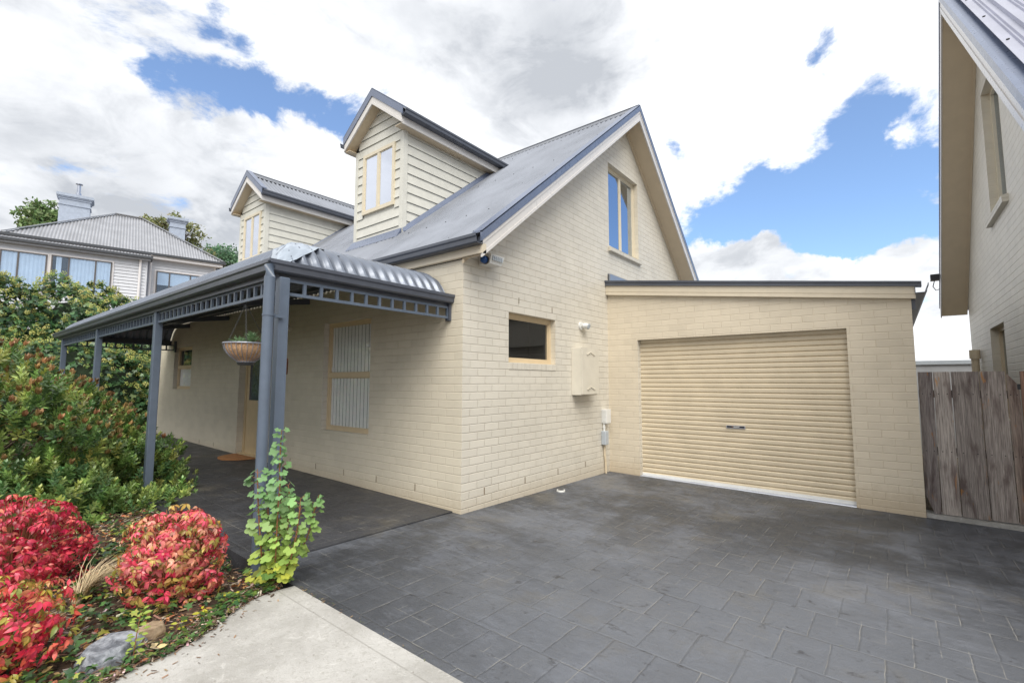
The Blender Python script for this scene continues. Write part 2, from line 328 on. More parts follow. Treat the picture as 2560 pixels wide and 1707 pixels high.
# ------------------------------------------------------------------ mesh helpers
class MB:
    def __init__(s): s.p = {}; s.v = []; s.f = []; s.m = []; s.c = []; s.cc = (1, 1, 1)
    def add(s, vs, fs, m=0):
        b = len(s.v); s.v += [tuple(x) for x in vs]
        for f in fs: s.f.append(tuple(b + i for i in f)); s.m.append(m); s.c.append(s.cc)
    def quad(s, a, b, c, d, m=0): s.add([a, b, c, d], [(0, 1, 2, 3)], m)
    def box(s, x0, x1, y0, y1, z0, z1, m=0):
        s.hexa([(x0, y0, z0), (x1, y0, z0), (x1, y1, z0), (x0, y1, z0)], [(x0, y0, z1), (x1, y0, z1), (x1, y1, z1), (x0, y1, z1)], m)
    def hexa(s, b, t, m=0):
        s.add(list(b) + list(t), [(3, 2, 1, 0), (4, 5, 6, 7), (0, 1, 5, 4), (1, 2, 6, 5), (2, 3, 7, 6), (3, 0, 4, 7)], m)
    def beam(s, a, b, w_, h_, upv=(0, 0, 1), m=0):
        a = Vector(a); b = Vector(b); d = (b - a).normalized(); sd = d.cross(Vector(upv)).normalized() * (w_ / 2); u = sd.cross(d).normalized() * (h_ / 2)
        s.hexa([a - sd - u, a + sd - u, b + sd - u, b - sd - u], [a - sd + u, a + sd + u, b + sd + u, b - sd + u], m)
    def prism(s, poly, axis, a, b, m=0):
        """poly: 2D points in the other two axes; extruded on axis from a to b"""
        def P(q, w_):
            if axis == 0: return (w_, q[0], q[1])
            if axis == 1: return (q[0], w_, q[1])
            return (q[0], q[1], w_)
        n = len(poly); vs = [P(q, a) for q in poly] + [P(q, b) for q in poly]
        fs = [tuple(range(n)), tuple(range(2 * n - 1, n - 1, -1))] + [(i, i + n, (i + 1) % n + n, (i + 1) % n) for i in range(n)]
        s.add(vs, fs, m)
    def tube(s, pts, r, n=8, m=0, cap=True):
        pts = [Vector(p) for p in pts]; rs = r if isinstance(r, (list, tuple)) else [r] * len(pts); vs = []
        ref = Vector((0, 0, 1))
        for i, p in enumerate(pts):
            d = (pts[min(i + 1, len(pts) - 1)] - pts[max(i - 1, 0)]).normalized()
            if abs(d.dot(ref)) > .95: ref = Vector((1, 0, 0))
            a = d.cross(ref).normalized(); b_ = a.cross(d)
            for k in range(n): q = 2 * math.pi * k / n; vs.append(p + (a * math.cos(q) + b_ * math.sin(q)) * rs[i])
        fs = [(i * n + k, i * n + (k + 1) % n, (i + 1) * n + (k + 1) % n, (i + 1) * n + k) for i in range(len(pts) - 1) for k in range(n)]
        if cap: fs += [tuple(range(n - 1, -1, -1)), tuple(range((len(pts) - 1) * n, len(pts) * n))]
        s.add(vs, fs, m)
    def sheet(s, poly, holes, plane, val, m=0, flip=False):
        """flat polygon with holes; plane 'x' or 'y'; points are (u,z)"""
        P = (lambda q: Vector((val, q[0], q[1]))) if plane == 'x' else (lambda q: Vector((q[0], val, q[1])))
        loops = [[P(q) for q in poly]] + [[P(q) for q in h] for h in holes]
        allv = [v for l in loops for v in l]; tr = tessellate_polygon(loops)
        s.add(allv, [tuple(reversed(t)) if flip else t for t in tr], m)
    def obj(s, name, mats, parent=None, smooth=False):
        me = bpy.data.meshes.new(name); me.from_pydata(s.v, [], s.f)
        mats = mats if isinstance(mats, list) else [mats]
        for q in mats: me.materials.append(M[q])
        if len(mats) > 1: me.polygons.foreach_set('material_index', s.m)
        if any(c != (1, 1, 1) for c in s.c) or 'wood' in mats:
            at = me.attributes.new('col', 'FLOAT_COLOR', 'FACE')
            at.data.foreach_set('color', [x for c in s.c for x in (*c, 1)])
        if s.p:
            at = me.attributes.new('pan', 'FLOAT', 'POINT'); at.data.foreach_set('value', [s.p.get(i, 1.0) for i in range(len(s.v))])
        me.update()
        if smooth: me.shade_smooth()
        o = bpy.data.objects.new(name, me); C.objects.link(o)
        if parent is not None: adopt(o, parent)
        return o
def adopt(o, parent):
    o.parent = parent
    base = parent
    while base.parent is not None: base = base.parent
    if parent.parent is None: o.matrix_parent_inverse = Matrix.Translation(-Vector(parent.location))
def smooth_by(o, ang=35):
    me = o.data; me.shade_smooth()
    try: me.set_sharp_from_angle(angle=rad(ang))
    except Exception: pass
def thing(name, label, cat, loc=(0, 0, 0), group=None):
    o = bpy.data.objects.new(name, None); C.objects.link(o); o.location = loc; o.empty_display_size = .2
    return tag(o, label, cat, group)
def tag(o, label, cat, group=None):
    o['label'] = label; o['category'] = cat
    if group: o['group'] = group
    return o
def struct(o, kind='structure', label=None, cat=None):
    o['kind'] = kind
    if label: o['label'] = label; o['category'] = cat
    return o
def rect(u0, u1, z0, z1): return [(u0, z0), (u1, z0), (u1, z1), (u0, z1)]

def corr(mb, O, U, V, Nn, L, v0, v1, pitch=.104, amp=.02, rows=1, m=0, seg=6, rib=False):
    """corrugated sheet: waves run along V; L = length along U; v0,v1 functions of u"""
    O, U, V, Nn = map(Vector, (O, U, V, Nn)); n = max(2, int(L / pitch * seg)); vs = []
    for i in range(n + 1):
        u_ = L * i / n; ph = (u_ / pitch) % 1.0
        h = amp * math.cos(2 * math.pi * ph) if not rib else (amp if ph < .18 else (amp * .25 if .5 < ph < .56 or .66 < ph < .72 else -amp * .4))
        a, b = v0(u_), v1(u_)
        for r in range(rows + 1): vs.append(O + U * u_ + V * (a + (b - a) * r / rows) + Nn * h)
    k = rows + 1
    fs = [(i * k + r, (i + 1) * k + r, (i + 1) * k + r + 1, i * k + r + 1) for i in range(n) for r in range(rows)]
    for q_ in range(len(vs)): mb.p[len(mb.v) + q_] = .5 + .5 * math.cos(2 * math.pi * (L * (q_ // k) / n / pitch)) if not rib else 1.0
    mb.add(vs, fs, m)
def sweep(mb, path, prof, closed_ends=True, m=0):
    """path: list of (x,y) ; prof: list of (out, z) ; out is to the right-hand side of travel. mitred"""
    P = [Vector((p[0], p[1])) for p in path]; rows = []
    for i, p in enumerate(P):
        ds = []
        if i > 0: ds.append((p - P[i - 1]).normalized())
        if i < len(P) - 1: ds.append((P[i + 1] - p).normalized())
        ns = [Vector((d.y, -d.x)) for d in ds]
        nn = ns[0] if len(ns) == 1 else (ns[0] + ns[1]) / (1 + ns[0].dot(ns[1]))
        rows.append([(p.x + nn.x * q[0], p.y + nn.y * q[0], q[1]) for q in prof])
    n = len(prof); vs = [v for r in rows for v in r]
    fs = [(i * n + k, i * n + (k + 1) % n, (i + 1) * n + (k + 1) % n, (i + 1) * n + k) for i in range(len(P) - 1) for k in range(n)]
    if closed_ends: fs += [tuple(range(n)), tuple(range(len(vs) - 1, len(vs) - n - 1, -1))]
    mb.add(vs, fs, m)
def gprof(h, d, z0, t=.006):
    """quad gutter section: back at 0, front lip at d, open top"""
    o = [(0, z0 + h * .9), (0, z0), (d * .72, z0), (d * .86, z0 + h * .12), (d * .90, z0 + h * .55), (d, z0 + h * .70), (d, z0 + h)]
    i = [(d - t, z0 + h), (d - t, z0 + h * .72), (d * .90 - t, z0 + h * .57), (d * .86 - t, z0 + h * .14 + t), (d * .7, z0 + t), (t, z0 + t), (t, z0 + h * .9)]
    return o + i

def gz(x, y): return -.055 - .012 * x + .0145 * y

# ================================================================== GROUND
g = MB(); N = 44
xs = [-400, -150, -60, -30, -16] + list(np.linspace(-10, 14, 25)) + [20, 40, 90, 200, 500]; ys = [-400, -120, -40, -16] + list(np.linspace(-10, 14, 25)) + [20, 26, 34, 60, 120, 400]
def gh(x, y):
    cx_, cy_ = max(-12, min(14, x)), max(-12, min(14, y)); z = gz(cx_, cy_) - .33
    if y > 17: z += min(4.5, (y - 17) * .35)
    return z
vs = [(x, y, gh(x, y)) for x in xs for y in ys]; k = len(ys)
g.add(vs, [(i * k + j, (i + 1) * k + j, (i + 1) * k + j + 1, i * k + j + 1) for i in range(len(xs) - 1) for j in range(k - 1)])
struct(g.obj('ground', 'dirt', smooth=True))
def slab(name, poly, dz, th, material, sub=.25, kind='structure'):
    mb = MB(); n = len(poly)
    top = [(x, y, gz(x, y) + dz) for x, y in poly]; bot = [(x, y, gz(x, y) + dz - th) for x, y in poly]
    tr = tessellate_polygon([[Vector((x, y, 0)) for x, y in poly]])
    area = sum(poly[i][0] * poly[(i + 1) % n][1] - poly[(i + 1) % n][0] * poly[i][1] for i in range(n))
    fs = []
    for t_ in tr:
        a, b, c = [Vector((*poly[i], 0)) for i in t_]
        fs.append(t_ if (b - a).cross(c - a).z > 0 else tuple(reversed(t_)))
    mb.add(top, fs)
    for i in range(n):
        j = (i + 1) % n; q = [top[i], bot[i], bot[j], top[j]]
        mb.add(q if area > 0 else q[::-1], [(0, 1, 2, 3)])
    o = mb.obj(name, material); o['kind'] = kind; return o
slab('driveway', [(-2.13, .128), (-2.13, -9), (3.9, -9), (3.9, .4), (-.0, .4), (-.0, .128)], 0, .3, 'drive')
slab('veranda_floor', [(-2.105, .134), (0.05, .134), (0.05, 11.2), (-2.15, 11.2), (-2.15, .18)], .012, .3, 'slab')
edge = [(-2.15, -.44), (-2.259, -.422), (-2.384, -.43), (-2.489, -.469), (-2.60, -.545), (-2.72, -.645), (-2.84, -.72), (-2.98, -.765), (-3.14, -.79), (-3.30, -.86), (-3.46, -1.05), (-3.62, -1.5), (-3.8, -2.3), (-3.9, -3.4), (-4.0, -9)]
slab('footpath', [(-2.136, -9), (-2.136, -.44)] + edge[1:], .006, .28, 'concrete')
slab('gate_kerb', [(3.66, -5.15), (3.9, -5.15), (3.9, -4.12), (3.66, -4.12)], .045, .2, 'concrete')
slab('side_passage', [(3.9, -5.2), (14, -5.2), (14, -4.12), (3.9, -4.12)], -.01, .2, 'dirt')

# ================================================================== HOUSE
house = thing('brick_house', 'cream painted brick cottage with steep grey roof, two dormers, veranda and attached garage', 'house', (2.0, 3.0, -.05))
AX, AZ = 4.44, 6.46          # soffit apex
SL, SR = .807, .872
Wx = 8.6; L = 3.636; GW = 4.117; OV = .33; YB = 11.0
def reveal(mb, u0, u1, z0, z1, plane, val, depth, m=0):
    """brick jambs of an opening; depth goes into the wall"""
    for (a, b) in (((u0, z0), (u0, z1)), ((u0, z1), (u1, z1)), ((u1, z1), (u1, z0)), ((u1, z0), (u0, z0))):
        if plane == 'y': q = [(a[0], val, a[1]), (b[0], val, b[1]), (b[0], val + depth, b[1]), (a[0], val + depth, a[1])]
        else: q = [(val, a[0], a[1]), (val, b[0], b[1]), (val + depth, b[0], b[1]), (val + depth, a[0], a[1])]
        mb.add(q, [(0, 1, 2, 3)], m)
# --- gable wall (faces the driveway)
W1 = (.851, 1.954, 1.69, 2.35); W2 = (3.74, 5.03, 3.90, 5.475)
w_ = MB(); w_.sheet([(0, -.3), (Wx, -.3), (Wx, AZ - SR * (Wx - AX)), (AX, AZ), (0, AZ - SL * AX)], [rect(*W1), rect(*W2)], 'y', 0)
for q in (W1, W2): reveal(w_, *q, 'y', 0, .11, 1)
for x in (.3923, 1.2027, 2.0, 2.8): w_.box(x - .007, x + .007, -.003, .01, .092, .178, 2)
for x, z in ((1.068, 2.529), (1.871, 2.492)): w_.box(x - .006, x + .006, -.003, .01, z - .04, z + .04, 2)
w_.obj('gable_wall', ['brick_x', 'brick_y', 'weep'], house)
# --- veranda wall
F1 = (1.80, 3.03, .70, 2.345); F2 = (8.75, 9.95, 1.255, 2.26); DR = (5.15, 6.11, -.02, 2.19)
w_ = MB(); w_.sheet([(0, -.3), (YB, -.3), (YB, AZ - SL * AX + .05), (0, AZ - SL * AX)], [rect(*F1), rect(*F2), rect(*DR)], 'x', 0)
for q in (F1, F2): reveal(w_, *q, 'x', 0, .10, 1)
reveal(w_, *DR, 'x', 0, .20, 1)
for y in (.796, 1.594, 2.367, 3.1435, 3.95, 7.2, 8.0): w_.box(-.003, .01, y - .005, y + .005, .092, .178, 2)
w_.box(0.0, Wx, YB, YB + .1, -.3, 2.9, 0)
w_.obj('veranda_wall', ['brick_y', 'brick_x', 'weep'], house)
# --- garage wall
zt = lambda y: 2.967 + (y + .032) * (2.967 - 2.454) / (4.146 - .032) + .04
GD = (-3.449, -.547, -.3, 2.145)
w_ = MB(); w_.sheet([(0, -.3), (0, zt(0)), (-GW, zt(-GW)), (-GW, -.3), (GD[0], -.3), (GD[0], GD[3]), (GD[1], GD[3]), (GD[1], -.3)], [], 'x', L)
for a, b in (((GD[1], -.3), (GD[1], GD[3])), ((GD[1], GD[3]), (GD[0], GD[3])), ((GD[0], GD[3]), (GD[0], -.3))):
    w_.add([(L, a[0], a[1]), (L, b[0], b[1]), (L + .2, b[0], b[1]), (L + .2, a[0], a[1])], [(0, 1, 2, 3)], 1)
w_.add([(L, -GW, -.3), (9, -GW, -.3), (9, -GW, zt(-GW)), (L, -GW, zt(-GW))], [(0, 1, 2, 3)], 1)
w_.add([(9, -GW, -.3), (9, 0, -.3), (9, 0, zt(0)), (9, -GW, zt(-GW))], [(0, 1, 2, 3)], 0)
w_.obj('garage_wall', ['brick_g', 'brick_x'], house)
# soldier sills
s_ = MB()
for i in range(11):
    x = 3.70 + i * .1245; s_.hexa([(x + .004, -.055, 3.80), (x + .1205, -.055, 3.80), (x + .1205, .1, 3.80), (x + .004, .1, 3.80)], [(x + .004, -.06, 3.865), (x + .1205, -.06, 3.865), (x + .1205, .1, 3.915), (x + .004, .1, 3.915)])
s_.box(3.70, 5.07, -.05, .09, 3.795, 3.86)
s_.obj('window_sill', 'brick_x', house)
s_ = MB()
for i in range(12):
    x = .851 + i * .092; s_.box(x + .003, x + .089, -.006, .1, 1.60, 1.686)
s_.obj('window_sill', 'brick_x', house)

def window(parent, u0, u1, z0, z1, plane, val, fw_=.06, dep=.05, mull_v=(), mull_h=(), fm='winframe', gm='glass', inner='interior', backd=.35, name='window', label=None, shelf=None):
    """framed window set in plane; val = outer face; +depth into the building. returns frame object"""
    f = MB()
    def bx(a, b, c, d, p=0.0, q=dep):
        if plane == 'y': f.box(a, b, val + p, val + q, c, d)
        else: f.box(val + p, val + q, a, b, c, d)
    bx(u0, u1, z0, z0 + fw_); bx(u0, u1, z1 - fw_, z1); bx(u0, u0 + fw_, z0 + fw_, z1 - fw_); bx(u1 - fw_, u1, z0 + fw_, z1 - fw_)
    vv = [u0 + fw_] + [c for m_ in mull_v for c in (m_ - fw_ * .55, m_ + fw_ * .55)] + [u1 - fw_]
    hh = [z0 + fw_] + [c for m_ in mull_h for c in (m_ - fw_ * .55, m_ + fw_ * .55)] + [z1 - fw_]
    for m_ in mull_v: bx(m_ - fw_ * .55, m_ + fw_ * .55, z0 + fw_, z1 - fw_, .004)
    for m_ in mull_h: bx(u0 + fw_, u1 - fw_, m_ - fw_ * .55, m_ + fw_ * .55, -.008)
    # sash beads
    for i in range(0, len(vv), 2):
        for j in range(0, len(hh), 2):
            a, b, c, d = vv[i], vv[i + 1], hh[j], hh[j + 1]; t_ = .016
            bx(a, b, c, c + t_, .014, .03); bx(a, b, d - t_, d, .014, .03); bx(a, a + t_, c + t_, d - t_, .014, .03); bx(b - t_, b, c + t_, d - t_, .014, .03)
    fo = f.obj(name, fm, parent)
    if label: fo['label'] = label
    for i in range(0, len(vv), 2):
        for j in range(0, len(hh), 2):
            gl = MB(); a, b, c, d = vv[i] + .014, vv[i + 1] - .014, hh[j] + .014, hh[j + 1] - .014
            if plane == 'y': gl.box(a, b, val + .022, val + .027, c, d)
            else: gl.box(val + .022, val + .027, a, b, c, d)
            gl.obj('pane', gm, fo if fo.parent.parent is None else fo.parent)
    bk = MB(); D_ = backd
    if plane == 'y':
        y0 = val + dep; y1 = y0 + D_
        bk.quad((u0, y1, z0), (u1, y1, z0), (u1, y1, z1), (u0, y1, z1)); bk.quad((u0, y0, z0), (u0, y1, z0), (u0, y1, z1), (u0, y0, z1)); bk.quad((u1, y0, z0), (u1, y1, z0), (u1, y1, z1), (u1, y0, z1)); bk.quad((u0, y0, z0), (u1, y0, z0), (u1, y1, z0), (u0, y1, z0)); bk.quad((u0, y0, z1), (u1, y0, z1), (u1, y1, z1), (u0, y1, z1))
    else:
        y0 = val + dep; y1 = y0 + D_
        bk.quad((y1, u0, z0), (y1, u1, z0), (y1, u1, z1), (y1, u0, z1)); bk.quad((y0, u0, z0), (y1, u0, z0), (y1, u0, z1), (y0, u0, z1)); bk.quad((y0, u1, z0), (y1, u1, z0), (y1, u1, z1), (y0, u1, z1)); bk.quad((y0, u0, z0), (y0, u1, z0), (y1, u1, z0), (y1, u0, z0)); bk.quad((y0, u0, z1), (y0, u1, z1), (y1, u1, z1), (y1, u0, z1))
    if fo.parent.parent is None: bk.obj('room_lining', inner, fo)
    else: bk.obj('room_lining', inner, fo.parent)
    return fo
M['glassdark'] = glass('side_glass', (.55, .6, .68), .10, (.8, .8, .8))
wa = window(house, W1[0], W1[1], W1[2], W1[3], 'y', .085, .055, .06, gm='glassdark')
st_ = MB(); st_.box(.915, .955, .104, .106, 1.755, 1.815); st_.obj('sticker', 'white', wa)
window(house, W2[0], W2[1], W2[2], W2[3], 'y', .09, .055, .06, mull_v=(4.42,), fm='wincream', gm='glassblue')
wf = window(house, F1[0], F1[1], F1[2], F1[3], 'x', .085, .055, .06, mull_h=(1.535,))
# vertical blind: slats hang behind the glass
bl = MB(); n_ = 13
for i in range(n_):
    y = 1.88 + i * (1.07 / (n_ - 1)); a = .0385
    bl.quad((.121, y - a, .76), (.119, y + a, .76), (.119, y + a, 2.29), (.121, y - a, 2.29))
bl.box(.125, .14, 1.86, 2.97, 2.28, 2.3)
bl.obj('vertical_blind', 'blind', wf)
st_ = MB(); st_.box(.104, .106, 2.88, 2.96, 1.60, 1.66); st_.obj('sticker', 'white', wf)
wz_ = window(house, F2[0], F2[1], F2[2], F2[3], 'x', .085, .055, .06, mull_h=(1.78,))
bl = MB(); bl.quad((.13, 8.81, 1.3), (.13, 9.89, 1.3), (.13, 9.89, 1.74), (.13, 8.81, 1.74)); bl.obj('blind', 'blind', wz_)
# front door in its recess
d_ = MB()
d_.box(.12, .18, DR[0], DR[0] + .07, -.0, 2.19); d_.box(.12, .18, DR[1] - .07, DR[1], -.0, 2.19); d_.box(.12, .18, DR[0] + .07, DR[1] - .07, 2.12, 2.19)
d_.box(.135, .175, DR[0] + .072, DR[1] - .072, .06, 2.118)
d_.box(.122, .134, DR[0] + .19, DR[1] - .19, .20, .9); d_.box(.03, .2, DR[0] + .002, DR[1] - .002, .03, .06)
do = d_.obj('front_door', 'doorleaf', house)
d_ = MB(); d_.box(.124, .134, DR[0] + .2, DR[1] - .2, 1.08, 2.0); d_.obj('door_glass', 'glasspot', do)
d_ = MB(); d_.tube([(.135, 5.30, 1.05), (.08, 5.30, 1.05), (.08, 5.42, 1.05)], .011, 8); d_.obj('handle', 'alu', do)

# --- main roof
RT = 3.150
def roofz(x): return RT + SL * x
r = MB(); V = Vector((1, 0, SL)); Ln = V.length; V.normalize(); Nn = Vector((-SL, 0, 1)).normalized()
corr(r, (-.11, -OV + .02, roofz(-.11)), (0, 1, 0), V, Nn, 11.35, lambda u: 0, lambda u: (AX + .11) * Ln, rows=2)
V2 = Vector((1, 0, -SR)); L2 = V2.length; V2.normalize(); N2 = Vector((SR, 0, 1)).normalized()
corr(r, (AX, -OV + .02, roofz(AX)), (0, 1, 0), V2, N2, 11.35, lambda u: 0, lambda u: (Wx + .2 - AX) * L2, rows=1)
# screws
for row, xx in enumerate([.05, .75, 1.55, 2.35, 3.15, 3.9, 4.35]):
    for j in range(26):
        y = -.15 + j * .42 + (.0 if row % 2 else .04)
        q = Vector((xx, y, roofz(xx) + .012)); r.tube([q, q + Nn * .008], .009, 6, 1)
ro = r.obj('roof', ['roof', 'darkseam'], house); smooth_by(ro, 50)
rc = MB()
for s, vv in ((-1, (SL)), (1, SR)):
    a = Vector((AX, 0, roofz(AX) + .045)); b = Vector((AX + s * .2, 0, roofz(AX) + .028 - vv * .2))
    rc.quad((a.x, -OV, a.z), (a.x, 11.05, a.z), (b.x, 11.05, b.z), (b.x, -OV, b.z)); rc.quad((b.x, -OV, b.z), (b.x, 11.05, b.z), (b.x - s * .004, 11.05, b.z - .02), (b.x - s * .004, -OV, b.z - .02))
rc.tube([(AX, -OV, roofz(AX) + .045), (AX, 11.05, roofz(AX) + .045)], .017, 8)
rc.obj('ridge_cap', 'roof', ro)
def sofz(x): return AZ - (SL * (AX - x) if x < AX else SR * (x - AX))
def rake(x0, x1, y0, y1, a, b, mb, m=0):
    """strip following the rake between offsets a and b above the soffit line"""
    mb.prism([(x0, sofz(x0) + a), (x1, sofz(x1) + a), (x1, sofz(x1) + b), (x0, sofz(x0) + b)], 1, y0, y1, m)
XE, XR = -.045, Wx + .05
bb = MB()
for a, b in ((XE, AX), (AX, XR)):
    rake(a, b, -OV - .012, -OV + .012, .0, .045, bb); rake(a, b, -OV - .006, -OV + .010, .045, .15, bb); rake(a, b, -OV - .014, -OV + .012, .15, .195, bb)
bb.obj('barge_board', 'barge', house)
bc = MB()
for a, b in ((XE - .02, AX), (AX, XR)): rake(a, b, -OV - .022, -OV + .006, .197, .315, bc); rake(a, b, -OV - .022, -OV + .13, .30, .322, bc)
bc.obj('barge_flashing', 'cap', house)
so = MB()
for a, b in ((XE + .02, AX), (AX, XR - .02)): rake(a, b, -OV + .013, -.002, .012, .02, so)
rake(-.03, AX, -.035, -.003, -.03, .010, so); rake(AX, XR - .05, -.035, -.003, -.035, .010, so)
so.obj('soffit', 'soffit', house)
fa = MB(); fa.box(-.045, -.012, -OV + .014, 11.0, 2.885, 3.03); fa.box(-.055, -.045, -OV + .014, 11.0, 2.888, 2.93)
fa.box(-.055, .02, -OV - .012, -OV + .0135, 2.886, 3.0)
fa.obj('fascia', 'trim', house)
gu = MB(); sweep(gu, [(-.046, 11.0), (-.046, -OV - .02)], [(p[0], p[1]) for p in gprof(.105, .125, 2.985)])
gu.obj('gutter', 'gutter', house)

# --- dormer (prototype), then a copy of it and its sub-parts further along the roof
DX, DY0, DY1, DC = .932, 2.354, 3.69, 3.00
HT, TE, TSL = 6.29, 5.665, .74       # soffit apex, eave soffit, slope
def weatherboards(mb, a, b, z0, z1f, plane, val, sgn, step=.168, clip=None, m=0):
    """lapped boards, thick at the lower edge with a shadow groove"""
    z = z0
    while z < z1f:
        zt_ = min(z + step, z1f)
        u0, u1 = (a, b) if clip is None else clip(z, zt_)
        if u1 - u0 > .02:
            lo, hi = val + sgn * .024, val + sgn * .006
            if plane == 'y': pts = [(u0, lo, z), (u1, lo, z), (u1, hi, zt_), (u0, hi, zt_)]; und = [(u0, val, z + .010), (u1, val, z + .010)]
            else: pts = [(lo, u0, z), (lo, u1, z), (hi, u1, zt_), (hi, u0, zt_)]; und = [(val, u0, z + .010), (val, u1, z + .010)]
            mb.add(pts, [(0, 1, 2, 3)], m); mb.add([pts[0], pts[1], und[1], und[0]], [(0, 1, 2, 3)], m)
        z = zt_
dm = MB()
XB = lambda z: (z - RT) / SL
# body
dm.add([(DX, DY0, 3.75), (DX, DY1, 3.75), (DX, DY1, TE), (DX, DC, HT), (DX, DY0, TE)], [(0, 1, 2, 3, 4)])
for yy in (DY0, DY1): dm.add([(DX, yy, 3.8), (DX + .03, yy, 3.8), (XB(TE) + .05, yy, TE), (DX, yy, TE)], [(0, 1, 2, 3)])
z = 3.87; rows_ = []
WIN = (2.552, 3.464, 4.428, 5.535)
while z < HT - .05:
    zt_ = z + .166; 
    if z > TE - .02:
        hw = lambda q: max(0, (HT - q) / TSL)
        segs = [(max(DY0 + .05, DC - hw(z)), min(DY1 - .05, DC + hw(z)))]
    elif zt_ > WIN[2] + .02 and z < WIN[3] - .03: segs = [(DY0 + .05, WIN[0]), (WIN[1], DY1 - .05)]
    else: segs = [(DY0 + .05, DY1 - .05)]
    for a, b in segs: weatherboards(dm, a, b, z, zt_, 'x', DX, -1, .166)
    z = zt_
z = 3.79
while z < TE - .02:
    zt_ = min(z + .166, TE)
    for yy, sg in ((DY0, -1), (DY1, 1)):
        lo, hi = yy + sg * .024, yy + sg * .006
        pts = [(DX + .05, lo, z), (XB(z) + .03, lo, z), (XB(zt_) + .03, hi, zt_), (DX + .05, hi, zt_)]
        dm.add(pts, [(0, 1, 2, 3)]); dm.add([pts[0], pts[1], (XB(z) + .03, yy, z + .01), (DX + .05, yy, z + .01)], [(0, 1, 2, 3)])
    z = zt_
for yy, sg in ((DY0, -1), (DY1, 1)):
    y0, y1 = sorted((yy + sg * .032, yy - sg * .05)); dm.box(DX - .032, DX + .06, y0, y1, 3.86 if sg < 0 else 3.86, TE)
do_ = dm.obj('dormer', 'board', house)
dl = window(do_, WIN[0], WIN[1], WIN[2], WIN[3], 'x', DX - .045, .058, .05, mull_v=((WIN[0] + WIN[1]) / 2,), fm='wincream', gm='glasspale', backd=.25, name='dormer_window')
# roof of dormer
TY = .84; OVD = .2; XF = DX - OVD; XEND = XB(6.5) + .3
dr_ = MB(); RZ = .19
for sg in (-1, 1):
    Vd = Vector((0, sg, -TSL)); ld = Vd.length; Vd.normalize(); Nd = Vector((0, sg * TSL, 1)).normalized()
    top = HT + RZ + .04
    def vend(u, sg=sg): return (TY + .07) * ld
    corr(dr_, (XF + .02, DC, top), (1, 0, 0), Vd, Nd, XEND - XF, lambda u: 0.0, vend, rows=1)
drf = dr_.obj('dormer_roof', 'roof', do_); smooth_by(drf, 50)
rc = MB()
for sg in (-1, 1):
    rc.quad((XF, DC, HT + RZ + .085), (XEND, DC, HT + RZ + .085), (XEND, DC + sg * .15, HT + RZ + .065 - TSL * .15), (XF, DC + sg * .15, HT + RZ + .065 - TSL * .15))
rc.tube([(XF, DC, HT + RZ + .085), (XEND, DC, HT + RZ + .085)], .014, 8); rc.obj('ridge_cap', 'roof', do_)
bb = MB(); bc = MB(); so = MB()
for sg in (-1, 1):
    def st2(a, b, x0, x1, mb, y1=TY, y0=0):
        p = [(DC + sg * y0, HT - TSL * y0 + a), (DC + sg * y1, HT - TSL * y1 + a), (DC + sg * y1, HT - TSL * y1 + b), (DC + sg * y0, HT - TSL * y0 + b)]
        mb.prism(p if sg > 0 else p[::-1], 0, x0, x1)
    st2(0, .045, XF - .012, XF + .012, bb); st2(.045, .145, XF - .005, XF + .010, bb)
    st2(.147, .29, XF - .02, XF + .0, bc, TY + .02); st2(.275, .30, XF - .02, XF + .1, bc, TY + .02)
    st2(.012, .02, XF + .013, DX, so, TY - .02)
    # eave soffit + fascia + gutter down each side
    ys_ = DC + sg * TY; y2 = DC + sg * (TY - .02)
    XS = XB(5.66) + .06
    a, b = sorted((y2, DY0 if sg < 0 else DY1)); so.box(XF + .013, XS, a, b, 5.664, 5.676)
    a, b = sorted((ys_ - sg * .02, ys_)); bb.box(XF + .013, XB(5.7) + .12, a, b, 5.655, 5.80)
    gd = MB(); path = [(XF - .018, ys_), (XB(5.85) + .03, ys_)]
    if sg > 0: path = path[::-1]
    sweep(gd, path, gprof(.10, .125, 5.775)); gd.obj('dormer_gutter', 'gutter', do_)
bb.obj('dormer_barge', 'barge', do_); bc.obj('barge_flashing', 'cap', do_); so.obj('dormer_soffit', 'soffit', do_)
fl = MB()          # apron and side flashings on the roof
fl.hexa([(DX - .17, DY0 - .08, roofz(DX - .17) + .02), (DX - .17, DY1 + .08, roofz(DX - .17) + .02), (DX, DY1 + .02, roofz(DX) + .03), (DX, DY0 - .02, roofz(DX) + .03)],
        [(DX - .17, DY0 - .08, roofz(DX - .17) + .026), (DX - .17, DY1 + .08, roofz(DX - .17) + .026), (DX - .04, DY1 + .03, roofz(DX) + .07), (DX - .04, DY0 - .03, roofz(DX) + .07)])
for yy, sg in ((DY0, -1), (DY1, 1)):
    y0, y1 = yy + sg * .026, yy + sg * .17; xa, xb = DX - .02, XB(5.6) + .25
    fl.add([(xa, y0, roofz(xa) + .10), (xb, y0, roofz(xb) + .10), (xb, y0 + sg * .03, roofz(xb) + .025), (xa, y0 + sg * .03, roofz(xa) + .025), (xb, y1, roofz(xb) + .018), (xa, y1, roofz(xa) + .018)], [(0, 1, 2, 3), (3, 2, 4, 5)])
fl.obj('dormer_flashing', 'cap', do_)
do_['label'] = 'nearer dormer, towards the gable end'
d2 = do_.copy(); C.objects.link(d2); d2.parent = house; d2.matrix_parent_inverse = do_.matrix_parent_inverse.copy(); d2.location = (-.03, 5.0, -.075); d2['label'] = 'further dormer, partly behind the nearer one'
for ch in list(do_.children):
    c_ = ch.copy(); C.objects.link(c_); c_.parent = d2

